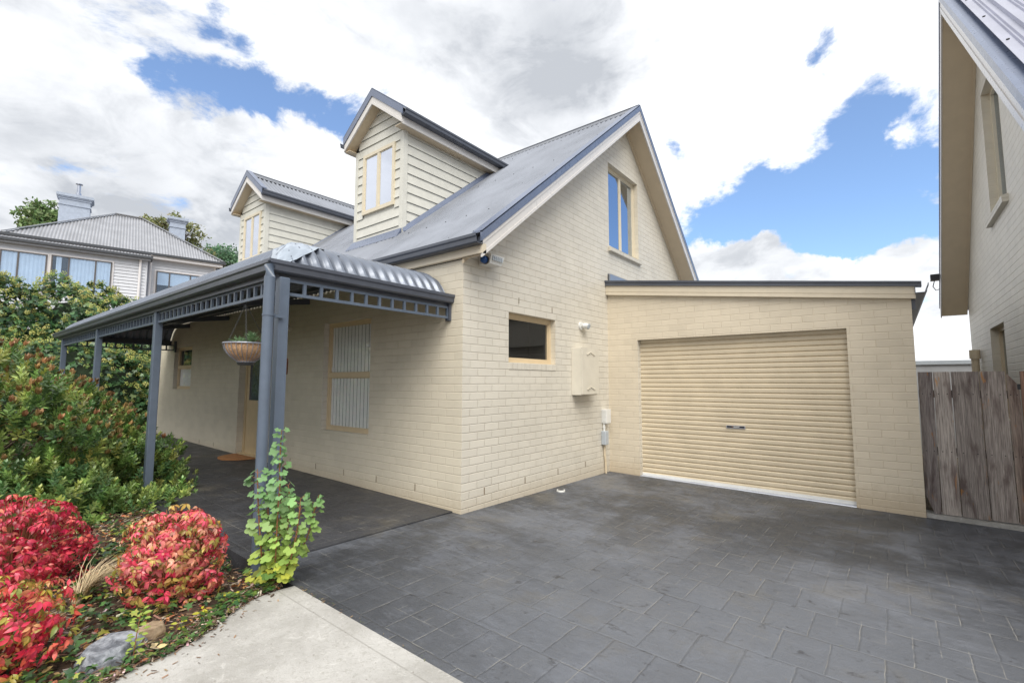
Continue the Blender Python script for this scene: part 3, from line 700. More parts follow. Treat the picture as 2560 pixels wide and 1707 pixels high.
# --- garage fascia, roof, door
zf = lambda y, z0, z1, y0=-.034, y1=-4.15: z0 + (z1 - z0) * (y - y0) / (y1 - y0)
def strip(mb, x0, x1, ya, yb, la, lb, ha, hb, m=0):
    mb.prism([(ya, la), (yb, lb), (yb, hb), (ya, ha)], 0, x0, x1, m)
fg = MB()
lo = lambda y: zf(y, 2.967, 2.454); hi = lambda y: zf(y, 3.131, 2.603)
strip(fg, 3.572, 3.636, -.002, -4.16, lo(0), lo(-4.16), lo(0) + .05, lo(-4.16) + .045)
strip(fg, 3.580, 3.636, -.002, -4.155, lo(0) + .05, lo(-4.155) + .045, lo(0) + .06, lo(-4.155) + .055)
strip(fg, 3.574, 3.636, -.002, -4.158, lo(0) + .06, lo(-4.158) + .055, hi(0), hi(-4.158))
fg.obj('garage_fascia', 'trim', house)
fg = MB(); strip(fg, 3.55, 3.66, -.002, -4.22, hi(0) + .001, hi(-4.22), hi(0) + .085, hi(-4.22) + .055)
strip(fg, 3.535, 3.55, -.002, -4.22, hi(0) + .06, hi(-4.22) + .04, hi(0) + .09, hi(-4.22) + .06)
fg.obj('garage_roof_flashing', 'gutter', house)
rr_ = MB(); Vg = Vector((0, -1, -.128)); lg = Vg.length; Vg.normalize()
corr(rr_, (3.66, -.02, 3.19), (1, 0, 0), Vg, Vector((0, -.128, 1)).normalized(), 5.3, lambda u: 0, lambda u: 4.15 * lg, rows=1)
rr_.box(3.66, 9, -.05, -.003, 3.2, 3.36)
rr_.prism([(3.66, 3.2), (3.66, 3.37), (4.5, 3.37), (4.5, 3.2)], 1, -.02, -.004)
smooth_by(rr_.obj('garage_roof', 'roof', house), 50)
gg = MB(); sweep(gg, [(3.545, -4.155), (9.0, -4.155)], gprof(.115, .13, 2.515)); gg.box(3.66, 9, -4.155, -4.118, 2.33, 2.62)
gg.obj('garage_gutter', 'gutter', house)
rd = MB(); XD = L + .13; z = -.115; y0, y1 = GD[0] - .04, GD[1] + .04; prof = []
while z < 2.18:
    p = .0735; prof += [(XD + .0, z), (XD - .016, z + .008), (XD - .019, z + .030), (XD - .019, z + .052), (XD - .013, z + .060), (XD + .004, z + .066)]; z += p
n = len(prof); rd.add([(x, y0, q) for x, q in prof] + [(x, y1, q) for x, q in prof], [(i, i + n, i + n + 1, i + 1) for i in range(n - 1)])
rdo = rd.obj('roller_door', 'door_roll', house); rdo['label'] = 'sand coloured ribbed steel roller door, shut'; smooth_by(rdo, 28)
b_ = MB()
for ya, yb in ((GD[0], GD[1]),):
    za, zb = gz(XD, ya), gz(XD, yb)
    b_.hexa([(XD - .03, ya, za + .01), (XD + .02, ya, za + .01), (XD + .02, yb, zb + .01), (XD - .03, yb, zb + .01)], [(XD - .03, ya, za + .055), (XD + .02, ya, za + .055), (XD + .02, yb, zb + .045), (XD - .03, yb, zb + .045)])
b_.obj('bottom_rail', 'white', rdo)
b_ = MB(); za, zb = gz(3.7, GD[0]), gz(3.7, GD[1])
b_.hexa([(3.63, GD[0], za - .02), (3.85, GD[0], za - .02), (3.85, GD[1], zb - .02), (3.63, GD[1], zb - .02)], [(3.65, GD[0], za + .008), (3.85, GD[0], za + .008), (3.85, GD[1], zb + .008), (3.65, GD[1], zb + .008)])
b_.obj('door_threshold', 'alu', rdo)
h_ = MB(); h_.box(XD - .036, XD - .019, -2.155, -1.895, .752, .792, 0)
h_.box(XD - .038, XD - .036, -2.147, -1.903, .760, .786, 1)
h_.box(XD - .0395, XD - .038, -1.985, -1.973, .767, .780, 3)
x_ = -1.995
for wd in (.010, .014, .008, .012, .009, .013): h_.box(XD - .0395, XD - .038, x_ - wd, x_, .768, .778, 2); x_ -= wd + .003
h_.obj('handle', ['alu', 'black', 'white', 'timber'], rdo)

# --- veranda: bullnose roof, gutter, posts, frieze
VX, VY, VZ, VE = -2.16, .133, 2.367, 10.37
PR = [(.045, 2.44), (.075, 2.452), (.10, 2.468), (.127, 2.49), (.154, 2.517), (.178, 2.553), (.203, 2.589), (.230, 2.622), (.258, 2.654), (.292, 2.682), (.328, 2.706), (.362, 2.724), (.399, 2.740), (.455, 2.760), (.514, 2.778), (.60, 2.797), (.692, 2.810), (.95, 2.83), (1.3, 2.84), (2.14, 2.85)]
PR = [(.06, 2.425), (.09, 2.44)] + PR[3:]
def bull(mb, O, U, Din, length, limit, pitch=.128, amp=.022):
    n = int(length / pitch * 7); vs = []; k = len(PR); O, U, Din = Vector(O), Vector(U), Vector(Din)
    for i in range(n + 1):
        u_ = length * i / n; lim = limit(u_); h = amp * math.cos(2 * math.pi * u_ / pitch)
        for j, (d_, z_) in enumerate(PR):
            dd = min(d_, lim)
            if d_ > lim:
                zq = np.interp(lim, [p[0] for p in PR], [p[1] for p in PR])
            else: zq = z_
            a = PR[max(0, j - 1)]; b = PR[min(k - 1, j + 1)]; tx, tz = b[0] - a[0], b[1] - a[1]; q = math.hypot(tx, tz)
            vs.append(O + U * u_ + Din * (dd - tz / q * h) + Vector((0, 0, zq + tx / q * h)))
    fs = [(i * k + r_, (i + 1) * k + r_, (i + 1) * k + r_ + 1, i * k + r_ + 1) for i in range(n) for r_ in range(k - 1)]
    for q_ in range(len(vs)): mb.p[len(mb.v) + q_] = .5 + .5 * math.cos(2 * math.pi * length * (q_ // k) / n / pitch)
    mb.add(vs, fs)
v_ = MB()
bull(v_, (VX, VY, 0), (1, 0, 0), (0, 1, 0), 2.14, lambda u: u)
bull(v_, (VX, VY, 0), (0, 1, 0), (1, 0, 0), VE - VY, lambda u: min(u, VE - VY - u, 2.14))
bull(v_, (VX, VE, 0), (1, 0, 0), (0, -1, 0), 2.14, lambda u: u)
vo = v_.obj('veranda_roof', 'bull', house); smooth_by(vo, 60)
# soft metal hip cap moulded over the corner
hc = MB(); k = len(PR); nn = 14; vs = []
for j, (d_, z_) in enumerate(PR[:18]):
    wdt = min(.26, d_ * .95)
    for i in range(nn + 1):
        t_ = (i / nn - .5) * 2; s = t_ * wdt
        x = VX + d_ + max(0, s) * 1.0; y = VY + d_ + max(0, -s) * 1.0
        hb = .019 + .006 * math.sin(5.0 * j + i * 2.1) * (1 - abs(t_)) + .004 * math.sin(i * 1.7 + j)
        a = PR[max(0, j - 1)]; b = PR[min(k - 1, j + 1)]; tx, tz = b[0] - a[0], b[1] - a[1]; q = math.hypot(tx, tz)
        ox = -tz / q * hb * (1 if s <= 0 else .3); oy = -tz / q * hb * (1 if s >= 0 else .3)
        vs.append((x + ox, y + oy, z_ + tx / q * hb + .004))
hc.add(vs, [(r_ * (nn + 1) + c, (r_ + 1) * (nn + 1) + c, (r_ + 1) * (nn + 1) + c + 1, r_ * (nn + 1) + c + 1) for r_ in range(17) for c in range(nn)])
smooth_by(hc.obj('hip_cap', 'hip', vo), 60)
vg = MB(); sweep(vg, [(-.0, VE - .02), (VX + .02, VE - .02), (VX + .02, VY + .02), (0, VY + .02)][::-1][::-1], [(p[0] - .10, p[1]) for p in gprof(.10, .12, VZ)])
vgo = vg.obj('veranda_gutter', 'gutter', house)
bm_ = MB()
bm_.box(-2.075, -2.025, VY + .10, VE - .1, 2.325, 2.43); bm_.box(-2.02, -.0, VY + .10, VY + .14, 2.325, 2.43); bm_.box(-2.02, 0, VE - .14, VE - .1, 2.325, 2.43)
for y in (3.53, 6.75, 9.0): bm_.beam((-2.03, y, 2.44), (-.0, y, 2.74), .05, .09)
for x in (-1.3, -.6): bm_.beam((x, .5, 2.70), (x, 10.0, 2.70), .04, .05)
bm_.obj('veranda_beam', 'gutter', house)
POSTS = [(.20, -2.055, .0), (3.535, -2.07, .0), (6.75, -2.07, .0), (9.87, -2.07, .0)]
for y, x0, zb in POSTS:
    p_ = MB(); a = .088; zb_ = gz(x0, y) + zb - .05
    p_.box(x0, x0 + a, y - a / 2, y + a / 2, zb_, 2.33)
    bv = p_.obj('veranda_post', 'post', house); md = bv.modifiers.new('b', 'BEVEL'); md.width = .008; md.segments = 2
dp = MB(); dp.tube([(-2.150, .15, 2.40), (-2.160, .117, 2.30), (-2.160, .117, 1.2), (-2.160, .117, -.17)], .043, 18)
dpo = dp.obj('downpipe', 'post', house, smooth=False); smooth_by(dpo, 40)
br_ = MB(); br_.tube([(-2.160, .117, 1.975), (-2.160, .117, 1.99)], .047, 18); br_.box(-2.13, -2.03, .125, .157, 1.97, 1.995); br_.obj('pipe_bracket', 'post', dpo)
def frieze(a, b, fixed, along, sp=.157, end=False):
    f = MB(); n = max(1, round((b - a) / sp)); 
    def bx(u0, u1, t_, z0, z1):
        if along == 'x': f.box(u0, u1, fixed - t_, fixed + t_, z0, z1)
        else: f.box(fixed - t_, fixed + t_, u0, u1, z0, z1)
    bx(a, b, .013, 2.185, 2.212); bx(a, b, .012, 2.305, 2.330)
    for i in range(n + 1):
        u_ = a + (b - a) * i / n; lo_, hi_ = max(a, u_ - .014), min(b, u_ + .014); bx(lo_, hi_, .012, 2.212, 2.305)
    return f.obj('veranda_frieze', 'post', house)
frieze(-1.965, -.035, .225, 'x', .157)
frieze(.246, 3.49, -2.03, 'y', .150); frieze(3.58, 6.705, -2.03, 'y', .150); frieze(6.795, 9.825, -2.03, 'y', .150)
frieze(-1.98, -.04, 9.87 + .0, 'x', .157)
br_ = MB(); br_.box(-.034, -.002, .19, .26, 2.16, 2.40); br_.obj('wall_bracket', 'gutter', house)
br_ = MB(); br_.box(-.034, -.002, VE - .55, VE - .46, 2.15, 2.42); br_.obj('wall_bracket', 'gutter', house)

# ================================================================== THINGS FIXED TO OR STANDING AGAINST THE WALLS
t = thing('alarm_siren', 'white alarm siren box with round blue strobe under the eave at the house corner', 'alarm', (.36, -.03, 2.9))
a_ = MB(); a_.hexa([(.27, -.17, 2.86), (.50, -.17, 2.86), (.50, -.002, 2.86), (.27, -.002, 2.86)], [(.27, -.20, 2.97), (.52, -.20, 2.97), (.52, -.002, 3.03), (.27, -.002, 3.03)])
for i in range(6): a_.box(.30 + i * .033, .318 + i * .033, -.204, -.186, 2.90, 2.955, 1)
a_.obj('siren_box', ['white', 'greyplastic'], t)
a_ = MB(); a_.tube([(.268, -.12, 2.90), (.245, -.12, 2.90)], .05, 20); a_.obj('lens_collar', 'black', t)
a_ = MB(); a_.tube([(.246, -.12, 2.90), (.215, -.12, 2.90), (.195, -.12, 2.90), (.187, -.12, 2.90)], [.046, .045, .036, .015], 20); a_.obj('strobe_lens', 'bluelens', t, True)
t = thing('sensor_light', 'white oval sensor light on the gable wall above the meter box', 'wall light', (2.70, -.02, 2.33))
a_ = MB(); a_.tube([(2.69, -.001, 2.335), (2.69, -.03, 2.335)], .065, 20); a_.obj('base_plate', 'white', t, False)
a_ = MB(); vs = []; 
for i in range(9):
    for j in range(16):
        th = math.pi * i / 8; ph = 2 * math.pi * j / 16
        vs.append((2.735 + .10 * math.sin(th) * math.cos(ph), -.075 + .05 * math.cos(th), 2.335 + .05 * math.sin(th) * math.sin(ph)))
a_.add(vs, [(i * 16 + j, (i + 1) * 16 + j, (i + 1) * 16 + (j + 1) % 16, i * 16 + (j + 1) % 16) for i in range(8) for j in range(16)]); a_.obj('lamp_head', 'white', t, True)
a_ = MB(); a_.tube([(2.75, -.118, 2.325), (2.75, -.128, 2.322)], [.05, .035], 16); a_.obj('lens', 'greyplastic', t)
t = thing('meter_box', 'cream electricity meter box with stepped louvre marks, on the gable wall', 'meter box', (2.65, -.01, 1.24))
a_ = MB(); a_.box(2.40, 2.90, -.175, -.001, 1.235, 1.965); bx_ = a_.obj('case', 'meter', t); md = bx_.modifiers.new('b', 'BEVEL'); md.width = .006; md.segments = 2
a_ = MB(); a_.box(2.395, 2.912, -.20, -.178, 1.25, 1.968)
for cz, sg in ((1.90, 1), (1.36, 1)):
    for i in range(-2, 3):
        a_.box(2.655 + i * .05 - .026, 2.655 + i * .05 + .026, -.214, -.20, cz - abs(i) * .018 - .006, cz - abs(i) * .018 + .004)
a_.obj('door', 'meter', t)
t = thing('isolator_box', 'pale grey ribbed power outlet box beside the garage corner, upper one on the conduit', 'outlet box', (3.43, -.02, .74))
a_ = MB(); a_.box(3.355, 3.505, -.10, -.001, .745, .975)
for i in range(7): a_.box(3.350, 3.355, -.09 + i * .012, -.084 + i * .012, .76, .96)
bx_ = a_.obj('cover', 'white', t); md = bx_.modifiers.new('b', 'BEVEL'); md.width = .012; md.segments = 3
a_ = MB(); a_.box(3.40, 3.53, -.07, -.02, .725, .744); a_.obj('plug_tail', 'white', t)
t = thing('junction_box', 'blue grey junction box with pipe stubs, lower one in the wall corner', 'junction box', (3.39, -.02, .38))
a_ = MB(); a_.box(3.330, 3.445, -.085, -.001, .385, .615); bx_ = a_.obj('cover', 'greyplastic', t); md = bx_.modifiers.new('b', 'BEVEL'); md.width = .012; md.segments = 3
a_ = MB(); a_.tube([(3.385, -.03, .61), (3.385, -.03, .75)], .018, 10); a_.tube([(3.385, -.03, .66), (3.385, -.03, .69)], .025, 10); a_.obj('pipe_stub', 'white', t)
a_ = MB(); a_.tube([(3.40, -.025, .39), (3.405, -.025, .2), (3.43, -.025, .1), (3.445, -.025, -.12)], .017, 10); a_.obj('conduit', 'conduit', t)
a_ = MB(); zz_ = gz(1.77, -.2); a_.tube([(1.766, -.20, zz_ - .03), (1.766, -.20, zz_ + .022)], [.062, .058], 20, 0); a_.tube([(1.766, -.20, zz_ + .022), (1.766, -.20, zz_ + .024)], .045, 16, 1)
tag(a_.obj('drain_cap', ['white', 'darkseam']), 'round white drain cap set in the driveway at the foot of the gable wall', 'drain')
t = thing('wall_lamp', 'small cream wall lamp on the veranda wall, half hidden behind the corner post', 'wall light', (-.05, 4.15, 2.3))
a_ = MB(); a_.tube([(0, 4.14, 2.335), (-.05, 4.14, 2.335)], .045, 14); a_.obj('base', 'meter', t)
a_ = MB(); a_.tube([(-.05, 4.14, 2.335), (-.10, 4.14, 2.32), (-.19, 4.15, 2.27)], [.03, .035, .045], 14); a_.obj('shade', 'white', t)
a_ = MB(); a_.box(-.03, -.001, 4.16, 4.42, 1.56, 1.83); a_.box(-.036, -.03, 4.175, 4.405, 1.575, 1.815)
tag(a_.obj('timber_plaque', 'timber'), 'red brown timber plaque on the veranda wall beside the corner post', 'plaque')
a_ = MB(); n = 40; zz_ = gz(-.2, 5.6) + .014
pts = [(-.02 - .44 * math.sin(math.pi * i / 20), 5.62 - .42 * math.cos(math.pi * i / 20)) for i in range(21)]
a_.add([(x, y, zz_) for x, y in pts] + [(x, y, zz_ + .022) for x, y in pts], [tuple(range(20, -1, -1)), tuple(range(21, 42))] + [(i, i + 1, i + 22, i + 21) for i in range(20)])
tag(a_.obj('doormat', 'mat'), 'half round coir doormat on the veranda floor at the front door', 'doormat')

# ================================================================== SIDE GATE, NEIGHBOUR, BLOCK WALL
gate = thing('paling_gate', 'weathered grey timber paling gate between the garage and the neighbouring wall', 'gate', (3.72, -4.55, -.1))
bt_ = [(-4.128, -4.268), (-4.268, -4.425), (-4.425, -4.668), (-4.668, -4.883), (-4.883, -4.985)]
bb_ = [(-4.122, -4.262), (-4.262, -4.435), (-4.435, -4.677), (-4.677, -4.895), (-4.895, -5.00)]
tints = [(.66, .62, .62), (1.15, 1.10, 1.06), (.80, .76, .74), (1.0, .95, .92), (.86, .74, .66)]
for i, ((a, b), (c, d)) in enumerate(zip(bt_, bb_)):
    p_ = MB(); p_.cc = tints[i]; g_ = .004; x0 = 3.708 + (i % 2) * .014; zt_ = 1.563; zb_ = -.108
    top = [(a - g_, zt_), (b + g_, zt_)] if i < 4 else [(a - g_, 1.545), (b + g_, 1.40)]
    bot = [(d + g_, zb_), (c - g_, zb_)] if i else [(d + g_, zb_), (-4.20, zb_), (-4.125, .10)]
    p_.prism(top + bot, 0, x0, x0 + .018)
    for z_ in (1.30, .62):
        for f_ in (.25, .75): y = a + (b - a) * f_; p_.tube([(x0, y, z_), (x0 - .003, y, z_)], .006, 6, 1)
    p_.obj('paling', ['wood', 'darkseam'], gate)
for z_ in (1.30, .62, .12):
    p_ = MB(); p_.cc = (.6, .55, .5); p_.box(3.742, 3.785, -4.98, -4.13, z_ - .045, z_ + .045); p_.obj('rail', 'wood', gate)
p_ = MB(); p_.cc = (.85, .55, .42); p_.box(3.60, 3.70, -5.10, -4.99, -.16, 1.56)
tag(p_.obj('gate_post', 'wood'), 'red brown square timber post at the right edge of the paling gate', 'post')
l_ = MB(); l_.box(3.695, 3.712, -4.99, -4.965, 1.36, 1.42); l_.obj('latch', 'darkmetal', gate)

nb = thing('neighbouring_house', 'cream painted brick house at the right with steep eave and silver roof', 'house', (5, -8, -.1))
NY = -5.15; NX, NZ = 5.316, 6.96; NO = -4.75
nz = lambda x: NZ - (.868 * (NX - x) if x < NX else (6.96 - 2.772) / (9.271 - 5.316) * (x - NX))
N1 = (4.56, 5.80, 3.84, 5.74); N2 = (5.54, 6.73, .9, 2.29)
w_ = MB(); w_.sheet([(.5, -.3), (9.05, -.3), (9.05, nz(9.05) + .01), (NX, NZ), (.5, nz(.5))], [rect(*N1), rect(*N2)], 'y', NY, flip=True)
for q in (N1, N2): reveal(w_, *q, 'y', NY, -.12, 1)
w_.add([(9.05, NY, -.3), (9.05, -16, -.3), (9.05, -16, 2.9), (9.05, NY, 2.9)], [(0, 1, 2, 3)], 1)
w_.add([(.5, NY, -.3), (.5, -16, -.3), (.5, -16, 2.9), (.5, NY, 2.9)], [(0, 1, 2, 3)], 1)
w_.obj('wall', ['brick_x', 'brick_y'], nb)
s_ = MB()
for i in range(11):
    x = 4.50 + i * .122; s_.hexa([(x + .004, NY - .1, 3.72), (x + .118, NY - .1, 3.72), (x + .118, NY + .06, 3.72), (x + .004, NY + .06, 3.72)], [(x + .004, NY - .1, 3.86), (x + .118, NY - .1, 3.86), (x + .118, NY + .065, 3.80), (x + .004, NY + .065, 3.80)])
s_.obj('window_sill', 'brick_x', nb)
for q, nm in ((N1, 'wincream'), (N2, 'winframe')):
    f = MB(); u0, u1, z0, z1 = q; y0, y1 = NY - .15, NY - .095; fw_ = .055
    for a, b, c, d in ((u0, u1, z0, z0 + fw_), (u0, u1, z1 - fw_, z1), (u0, u0 + fw_, z0 + fw_, z1 - fw_), (u1 - fw_, u1, z0 + fw_, z1 - fw_), ((u0 + u1) / 2 - .03, (u0 + u1) / 2 + .03, z0 + fw_, z1 - fw_)): f.box(a, b, y0, y1, c, d)
    fo = f.obj('window', nm, nb)
    for a, b in ((u0 + fw_, (u0 + u1) / 2 - .03), ((u0 + u1) / 2 + .03, u1 - fw_)):
        gl = MB(); gl.box(a, b, NY - .135, NY - .13, z0 + fw_, z1 - fw_); gl.obj('pane', 'glassblue', fo)
    bk = MB(); bk.box(u0 - .02, u1 + .02, NY - .6, NY - .155, z0 - .02, z1 + .02); bk.obj('room_lining', 'interior', fo)
def nrake(x0, x1, y0, y1, a, b, mb, m=0): mb.prism([(x0, nz(x0) + a), (x1, nz(x1) + a), (x1, nz(x1) + b), (x0, nz(x0) + b)], 1, y0, y1, m)
so = MB(); nrake(.55, NX, NY + .002, NO - .012, .01, .018, so); nrake(NX, 9.25, NY + .002, NO - .012, .01, .018, so)
nrake(.55, NX, NY + .002, NY + .03, -.03, .01, so); nrake(NX, 9.05, NY + .002, NY + .03, -.03, .01, so); so.obj('soffit', 'soffit', nb)
bb = MB(); nrake(.5, NX, NO - .012, NO + .004, 0, .05, bb); nrake(.5, NX, NO - .012, NO + .012, .05, .11, bb); nrake(.5, NX, NO - .012, NO + .005, .11, .21, bb); nrake(.5, NX, NO - .012, NO + .02, .21, .26, bb)
nrake(NX, 9.271, NO - .012, NO + .006, 0, .22, bb); bb.obj('barge_board', 'barge', nb)
bc = MB(); nrake(.45, NX, NO - .15, NO + .012, .262, .30, bc); nrake(.45, NX, NO - .012, NO + .03, .262, .37, bc); nrake(NX, 9.29, NO - .15, NO + .016, .22, .33, bc); bc.obj('barge_flashing', 'cap', nb)
r = MB(); Vn = Vector((1, 0, .868)); ln = Vn.length; Vn.normalize(); Nn_ = Vector((-.868, 0, 1)).normalized()
corr(r, (.35, NO - .10, nz(.35) + .33), (0, -1, 0), Vn, Nn_, 11, lambda u: 0, lambda u: (NX - .35) * ln, pitch=.21, amp=.026, rib=True, seg=25)
for j, y in enumerate(np.arange(NO - .14, -12, -.42)):
    for xx in (1.2, 2.2, 3.2, 4.2, 5.0):
        q = Vector((xx, y, nz(xx) + .36)); r.tube([q, q + Nn_ * .012], .013, 6, 1)
sn = (6.96 - 2.772) / (9.271 - 5.316); Vs = Vector((1, 0, -sn)); ls = Vs.length; Vs.normalize()
corr(r, (NX, NO - .10, NZ + .30), (0, -1, 0), Vs, Vector((sn, 0, 1)).normalized(), 11, lambda u: 0, lambda u: 4.1 * ls, pitch=.21, amp=.02, rib=True, seg=12)
smooth_by(r.obj('roof', ['ngroof', 'darkseam'], nb), 30)
vp = MB(); vp.tube([(7.9, NY + .08, -.1), (7.9, NY + .08, 1.86)], .055, 14); vp.tube([(7.9, NY + .08, 1.86), (7.9, NY + .08, 2.02)], .075, 14); vp.obj('waste_pipe', 'conduit', nb)
t = thing('flood_lamp', 'small black floodlight with looped cable on the neighbour barge board', 'floodlight', (8.9, -4.72, 3.2))
z_ = nz(8.6) ; a_ = MB(); a_.box(8.55, 8.70, NO + .02, NO + .16, z_ - .02, z_ + .10); a_.obj('lamp_head', 'black', t)
a_ = MB(); a_.tube([(8.6, NO + .10, z_ - .02), (8.6, NO + .13, z_ - .14), (8.6, NO + .09, z_ - .22), (8.6, NO + .03, z_ - .20)], .008, 6); a_.obj('cable', 'black', t)
bw = MB(); bw.box(11, 11.2, -8, 6, -.3, 1.86, 0); bw.box(10.96, 11.24, -8.02, 6, 1.86, 1.95, 1)
tag(bw.obj('block_wall', ['block', 'greyplastic']), 'grey concrete block wall with capping behind the paling gate', 'wall')

# ================================================================== FAR WEATHERBOARD HOUSE
FD = Vector((.981, -.194, 0)).normalized(); FN = Vector((-.194, -.981, 0)).normalized(); FO = Vector((4.83, 32.162, 0))
fh = thing('weatherboard_house', 'pale weatherboard house with hipped grey iron roof and two chimneys beyond the hedge', 'house', (FO.x, FO.y, 2))
FM = Matrix(((FD.x, FN.x, 0, FO.x), (FD.y, FN.y, 0, FO.y), (0, 0, 1, 0), (0, 0, 0, 1)))   # local: x along front, y out to the viewer, z up
def fobj(mb, name, mats, parent=None):
    mb.v = [tuple(FM @ Vector(v)) for v in mb.v]; return mb.obj(name, mats, parent or fh)
def lap(mb, a, b, z0, z1, y=0, st=.19):
    z = z0
    while z < z1 - .01:
        zt_ = min(z + st, z1); mb.add([(a, y + .045, z), (b, y + .045, z), (b, y + .008, zt_), (a, y + .008, zt_)], [(0, 1, 2, 3)]); mb.add([(a, y + .045, z), (b, y + .045, z), (b, y - .0, z + .012), (a, y, z + .012)], [(0, 1, 2, 3)]); z = zt_
w_ = MB(); w_.box(-10.5, 3.39, -8.5, 0, 1, 9.1); lap(w_, -10.5, 3.39, 4.0, 9.1); fobj(w_, 'wall', 'farboard')
w_ = MB(); w_.box(-10.5, -.30, 0.0, 1.1, 2, 8.83); lap(w_, -10.5, -.30, 4.0, 8.83, 1.1); w_.box(-.36, -.27, .95, 1.14, 2, 8.83); fobj(w_, 'sunroom_wall', 'farboard')
r = MB(); EY = .45; EZ = 9.42; RZ_ = 12.65; sl = .72; RA, RB = -1.99, -.52; EL, ER = RA - 4.5, 3.80
def frow(u):     # distance up the slope allowed by the hips
    x = EL + u
    return min(4.5, (x - EL) * 4.5 / (RA - EL) if x < RA else (4.5 if x < RB else (ER - x) * 4.5 / (ER - RB)))
Vf = Vector((0, -1, sl)); lf = Vf.length; Vf.normalize()
corr(r, (EL, EY, EZ), (1, 0, 0), Vf, Vector((0, sl, 1)).normalized(), ER - EL, lambda u: 0, lambda u: max(0, frow(u)) * lf, pitch=.15, amp=.022)
A_, B_ = (RA, EY - 4.5, EZ + 4.5 * sl), (RB, EY - 4.5, EZ + 4.5 * sl)
r.add([(ER, EY, EZ), (ER, EY - 9, EZ), B_], [(0, 1, 2)]); r.add([(EL, EY, EZ), A_, (EL, EY - 9, EZ)], [(0, 1, 2)]); r.add([(EL, EY - 9, EZ), A_, B_, (ER, EY - 9, EZ)], [(0, 1, 2, 3)])
ro2 = fobj(r, 'roof', 'farroof')
r = MB()
for a, b in (((EL, EY, EZ), A_), (A_, B_), (B_, (ER, EY, EZ))):
    a = Vector(a) + Vector((0, 0, .07)); b = Vector(b) + Vector((0, 0, .07)); r.beam(a, b, .22, .05)
fobj(r, 'hip_capping', 'farroof', ro2)
r = MB(); r.box(EL - 3, ER, EY, EY + .12, EZ - .14, EZ); r.box(ER, ER + .12, EY - 9, EY + .12, EZ - .14, EZ); fobj(r, 'gutter', 'fargutter')
r = MB(); r.box(EL - 3, ER - .05, EY - .05, EY - .001, EZ - .33, EZ - .10); r.box(EL - 3, ER - .06, 0, EY - .05, EZ - .33, EZ - .30); r.box(3.30, 3.42, -.02, .05, 2, EZ - .33); fobj(r, 'fascia', 'fartrim')
r = MB()       # lower skillion over the sunroom
corr(r, (-10.5, 1.45, 8.95), (1, 0, 0), Vector((0, -1, .30)).normalized(), Vector((0, .3, 1)).normalized(), 10.35, lambda u: 0, lambda u: 1.1, pitch=.15, amp=.02)
r.box(-10.5, -.15, 1.30, 1.44, 8.70, 8.84, 0); fobj(r, 'skillion_roof', 'farroof')
r = MB(); r.box(-10.5, -.12, 1.45, 1.58, 8.80, 8.94); r.box(-.12, -.05, .5, 1.58, 8.80, 8.98); fobj(r, 'gutter', 'fargutter')
r = MB(); r.tube([(-.62, 1.30, 8.75), (-.62, 1.22, 8.6), (-.62, 1.2, 2)], .07, 10); fobj(r, 'downpipe', 'fartrim')
r = MB(); r.tube([(-.08, .52, 9.3), (-.08, .2, 9.05), (-.08, .2, 2)], .07, 10); fobj(r, 'downpipe', 'fartrim')
def fwin(x0, x1, z0, z1, mull, y=0, curt='curtain'):
    f = MB()
    for a, b, c, d in ((x0, x1, z0, z0 + .06), (x0, x1, z1 - .05, z1), (x0, x0 + .06, z0, z1), (x1 - .06, x1, z0, z1)): f.box(a, b, y + .0, y + .12, c, d)
    for m_ in mull: f.box(m_ - .035, m_ + .035, y + .005, y + .115, z0 + .06, z1 - .05)
    fo = fobj(f, 'window', 'farsteel')
    ms = [x0 + .06] + [q for m_ in mull for q in (m_ - .035, m_ + .035)] + [x1 - .06]
    for i in range(0, len(ms), 2):
        gl = MB(); gl.box(ms[i], ms[i + 1], y + .095, y + .10, z0 + .06, z1 - .05); fobj(gl, 'pane', 'glassfar', fo)
    cu = MB()
    if curt == 'curtain':
        segs = [(x0 + .06, x1 - .06)] if len(mull) < 2 else [(x0 + .2, x0 + .42), (x0 + .68, x1 - .06)]
        for a, b in segs:
            n = int((b - a) / .05) + 2; xs_ = np.linspace(a, b, n); v_ = [(x, y + .074 + .010 * math.sin(i * 1.9), z0 + .06) for i, x in enumerate(xs_)] + [(x, y + .074 + .010 * math.sin(i * 1.9), z1 - .05) for i, x in enumerate(xs_)]
            cu.add(v_, [(i, i + 1, i + n + 1, i + n) for i in range(n - 1)])
    else:
        cu.quad((x0 + .06, y + .07, z0 + .62), (x1 - .06, y + .07, z0 + .62), (x1 - .06, y + .07, z1 - .05), (x0 + .06, y + .07, z1 - .05))
    fobj(cu, 'curtain', 'curtain', fo)
    bk = MB(); bk.quad((x0, y + .055, z0), (x1, y + .055, z0), (x1, y + .055, z1), (x0, y + .055, z1)); fobj(bk, 'dark_room', 'interior', fo)
    ar = MB()
    for a, b, c, d in ((x0 - .09, x1 + .09, z1, z1 + .09), (x0 - .09, x0, z0 - .1, z1), (x1, x1 + .09, z0 - .1, z1), (x0 - .09, x1 + .09, z0 - .1, z0)): ar.box(a, b, y + .0, y + .06, c, d)
    fobj(ar, 'architrave', 'fartrim', fo)
M['glassfar'] = glass('far_glass', (.85, .92, 1.0), .18, (.85, .9, .95))
sc_ = (30 - 1.1) / 30
fwin(-6.4, -4.62, 6.3, 8.33, (-5.72,), 1.12); fwin(-4.46, -1.91, 6.3, 8.36, (-3.74, -2.62), 1.12); fwin(.23, 2.76, 6.9, 8.39, (.91, 2.02), 0, 'blind')
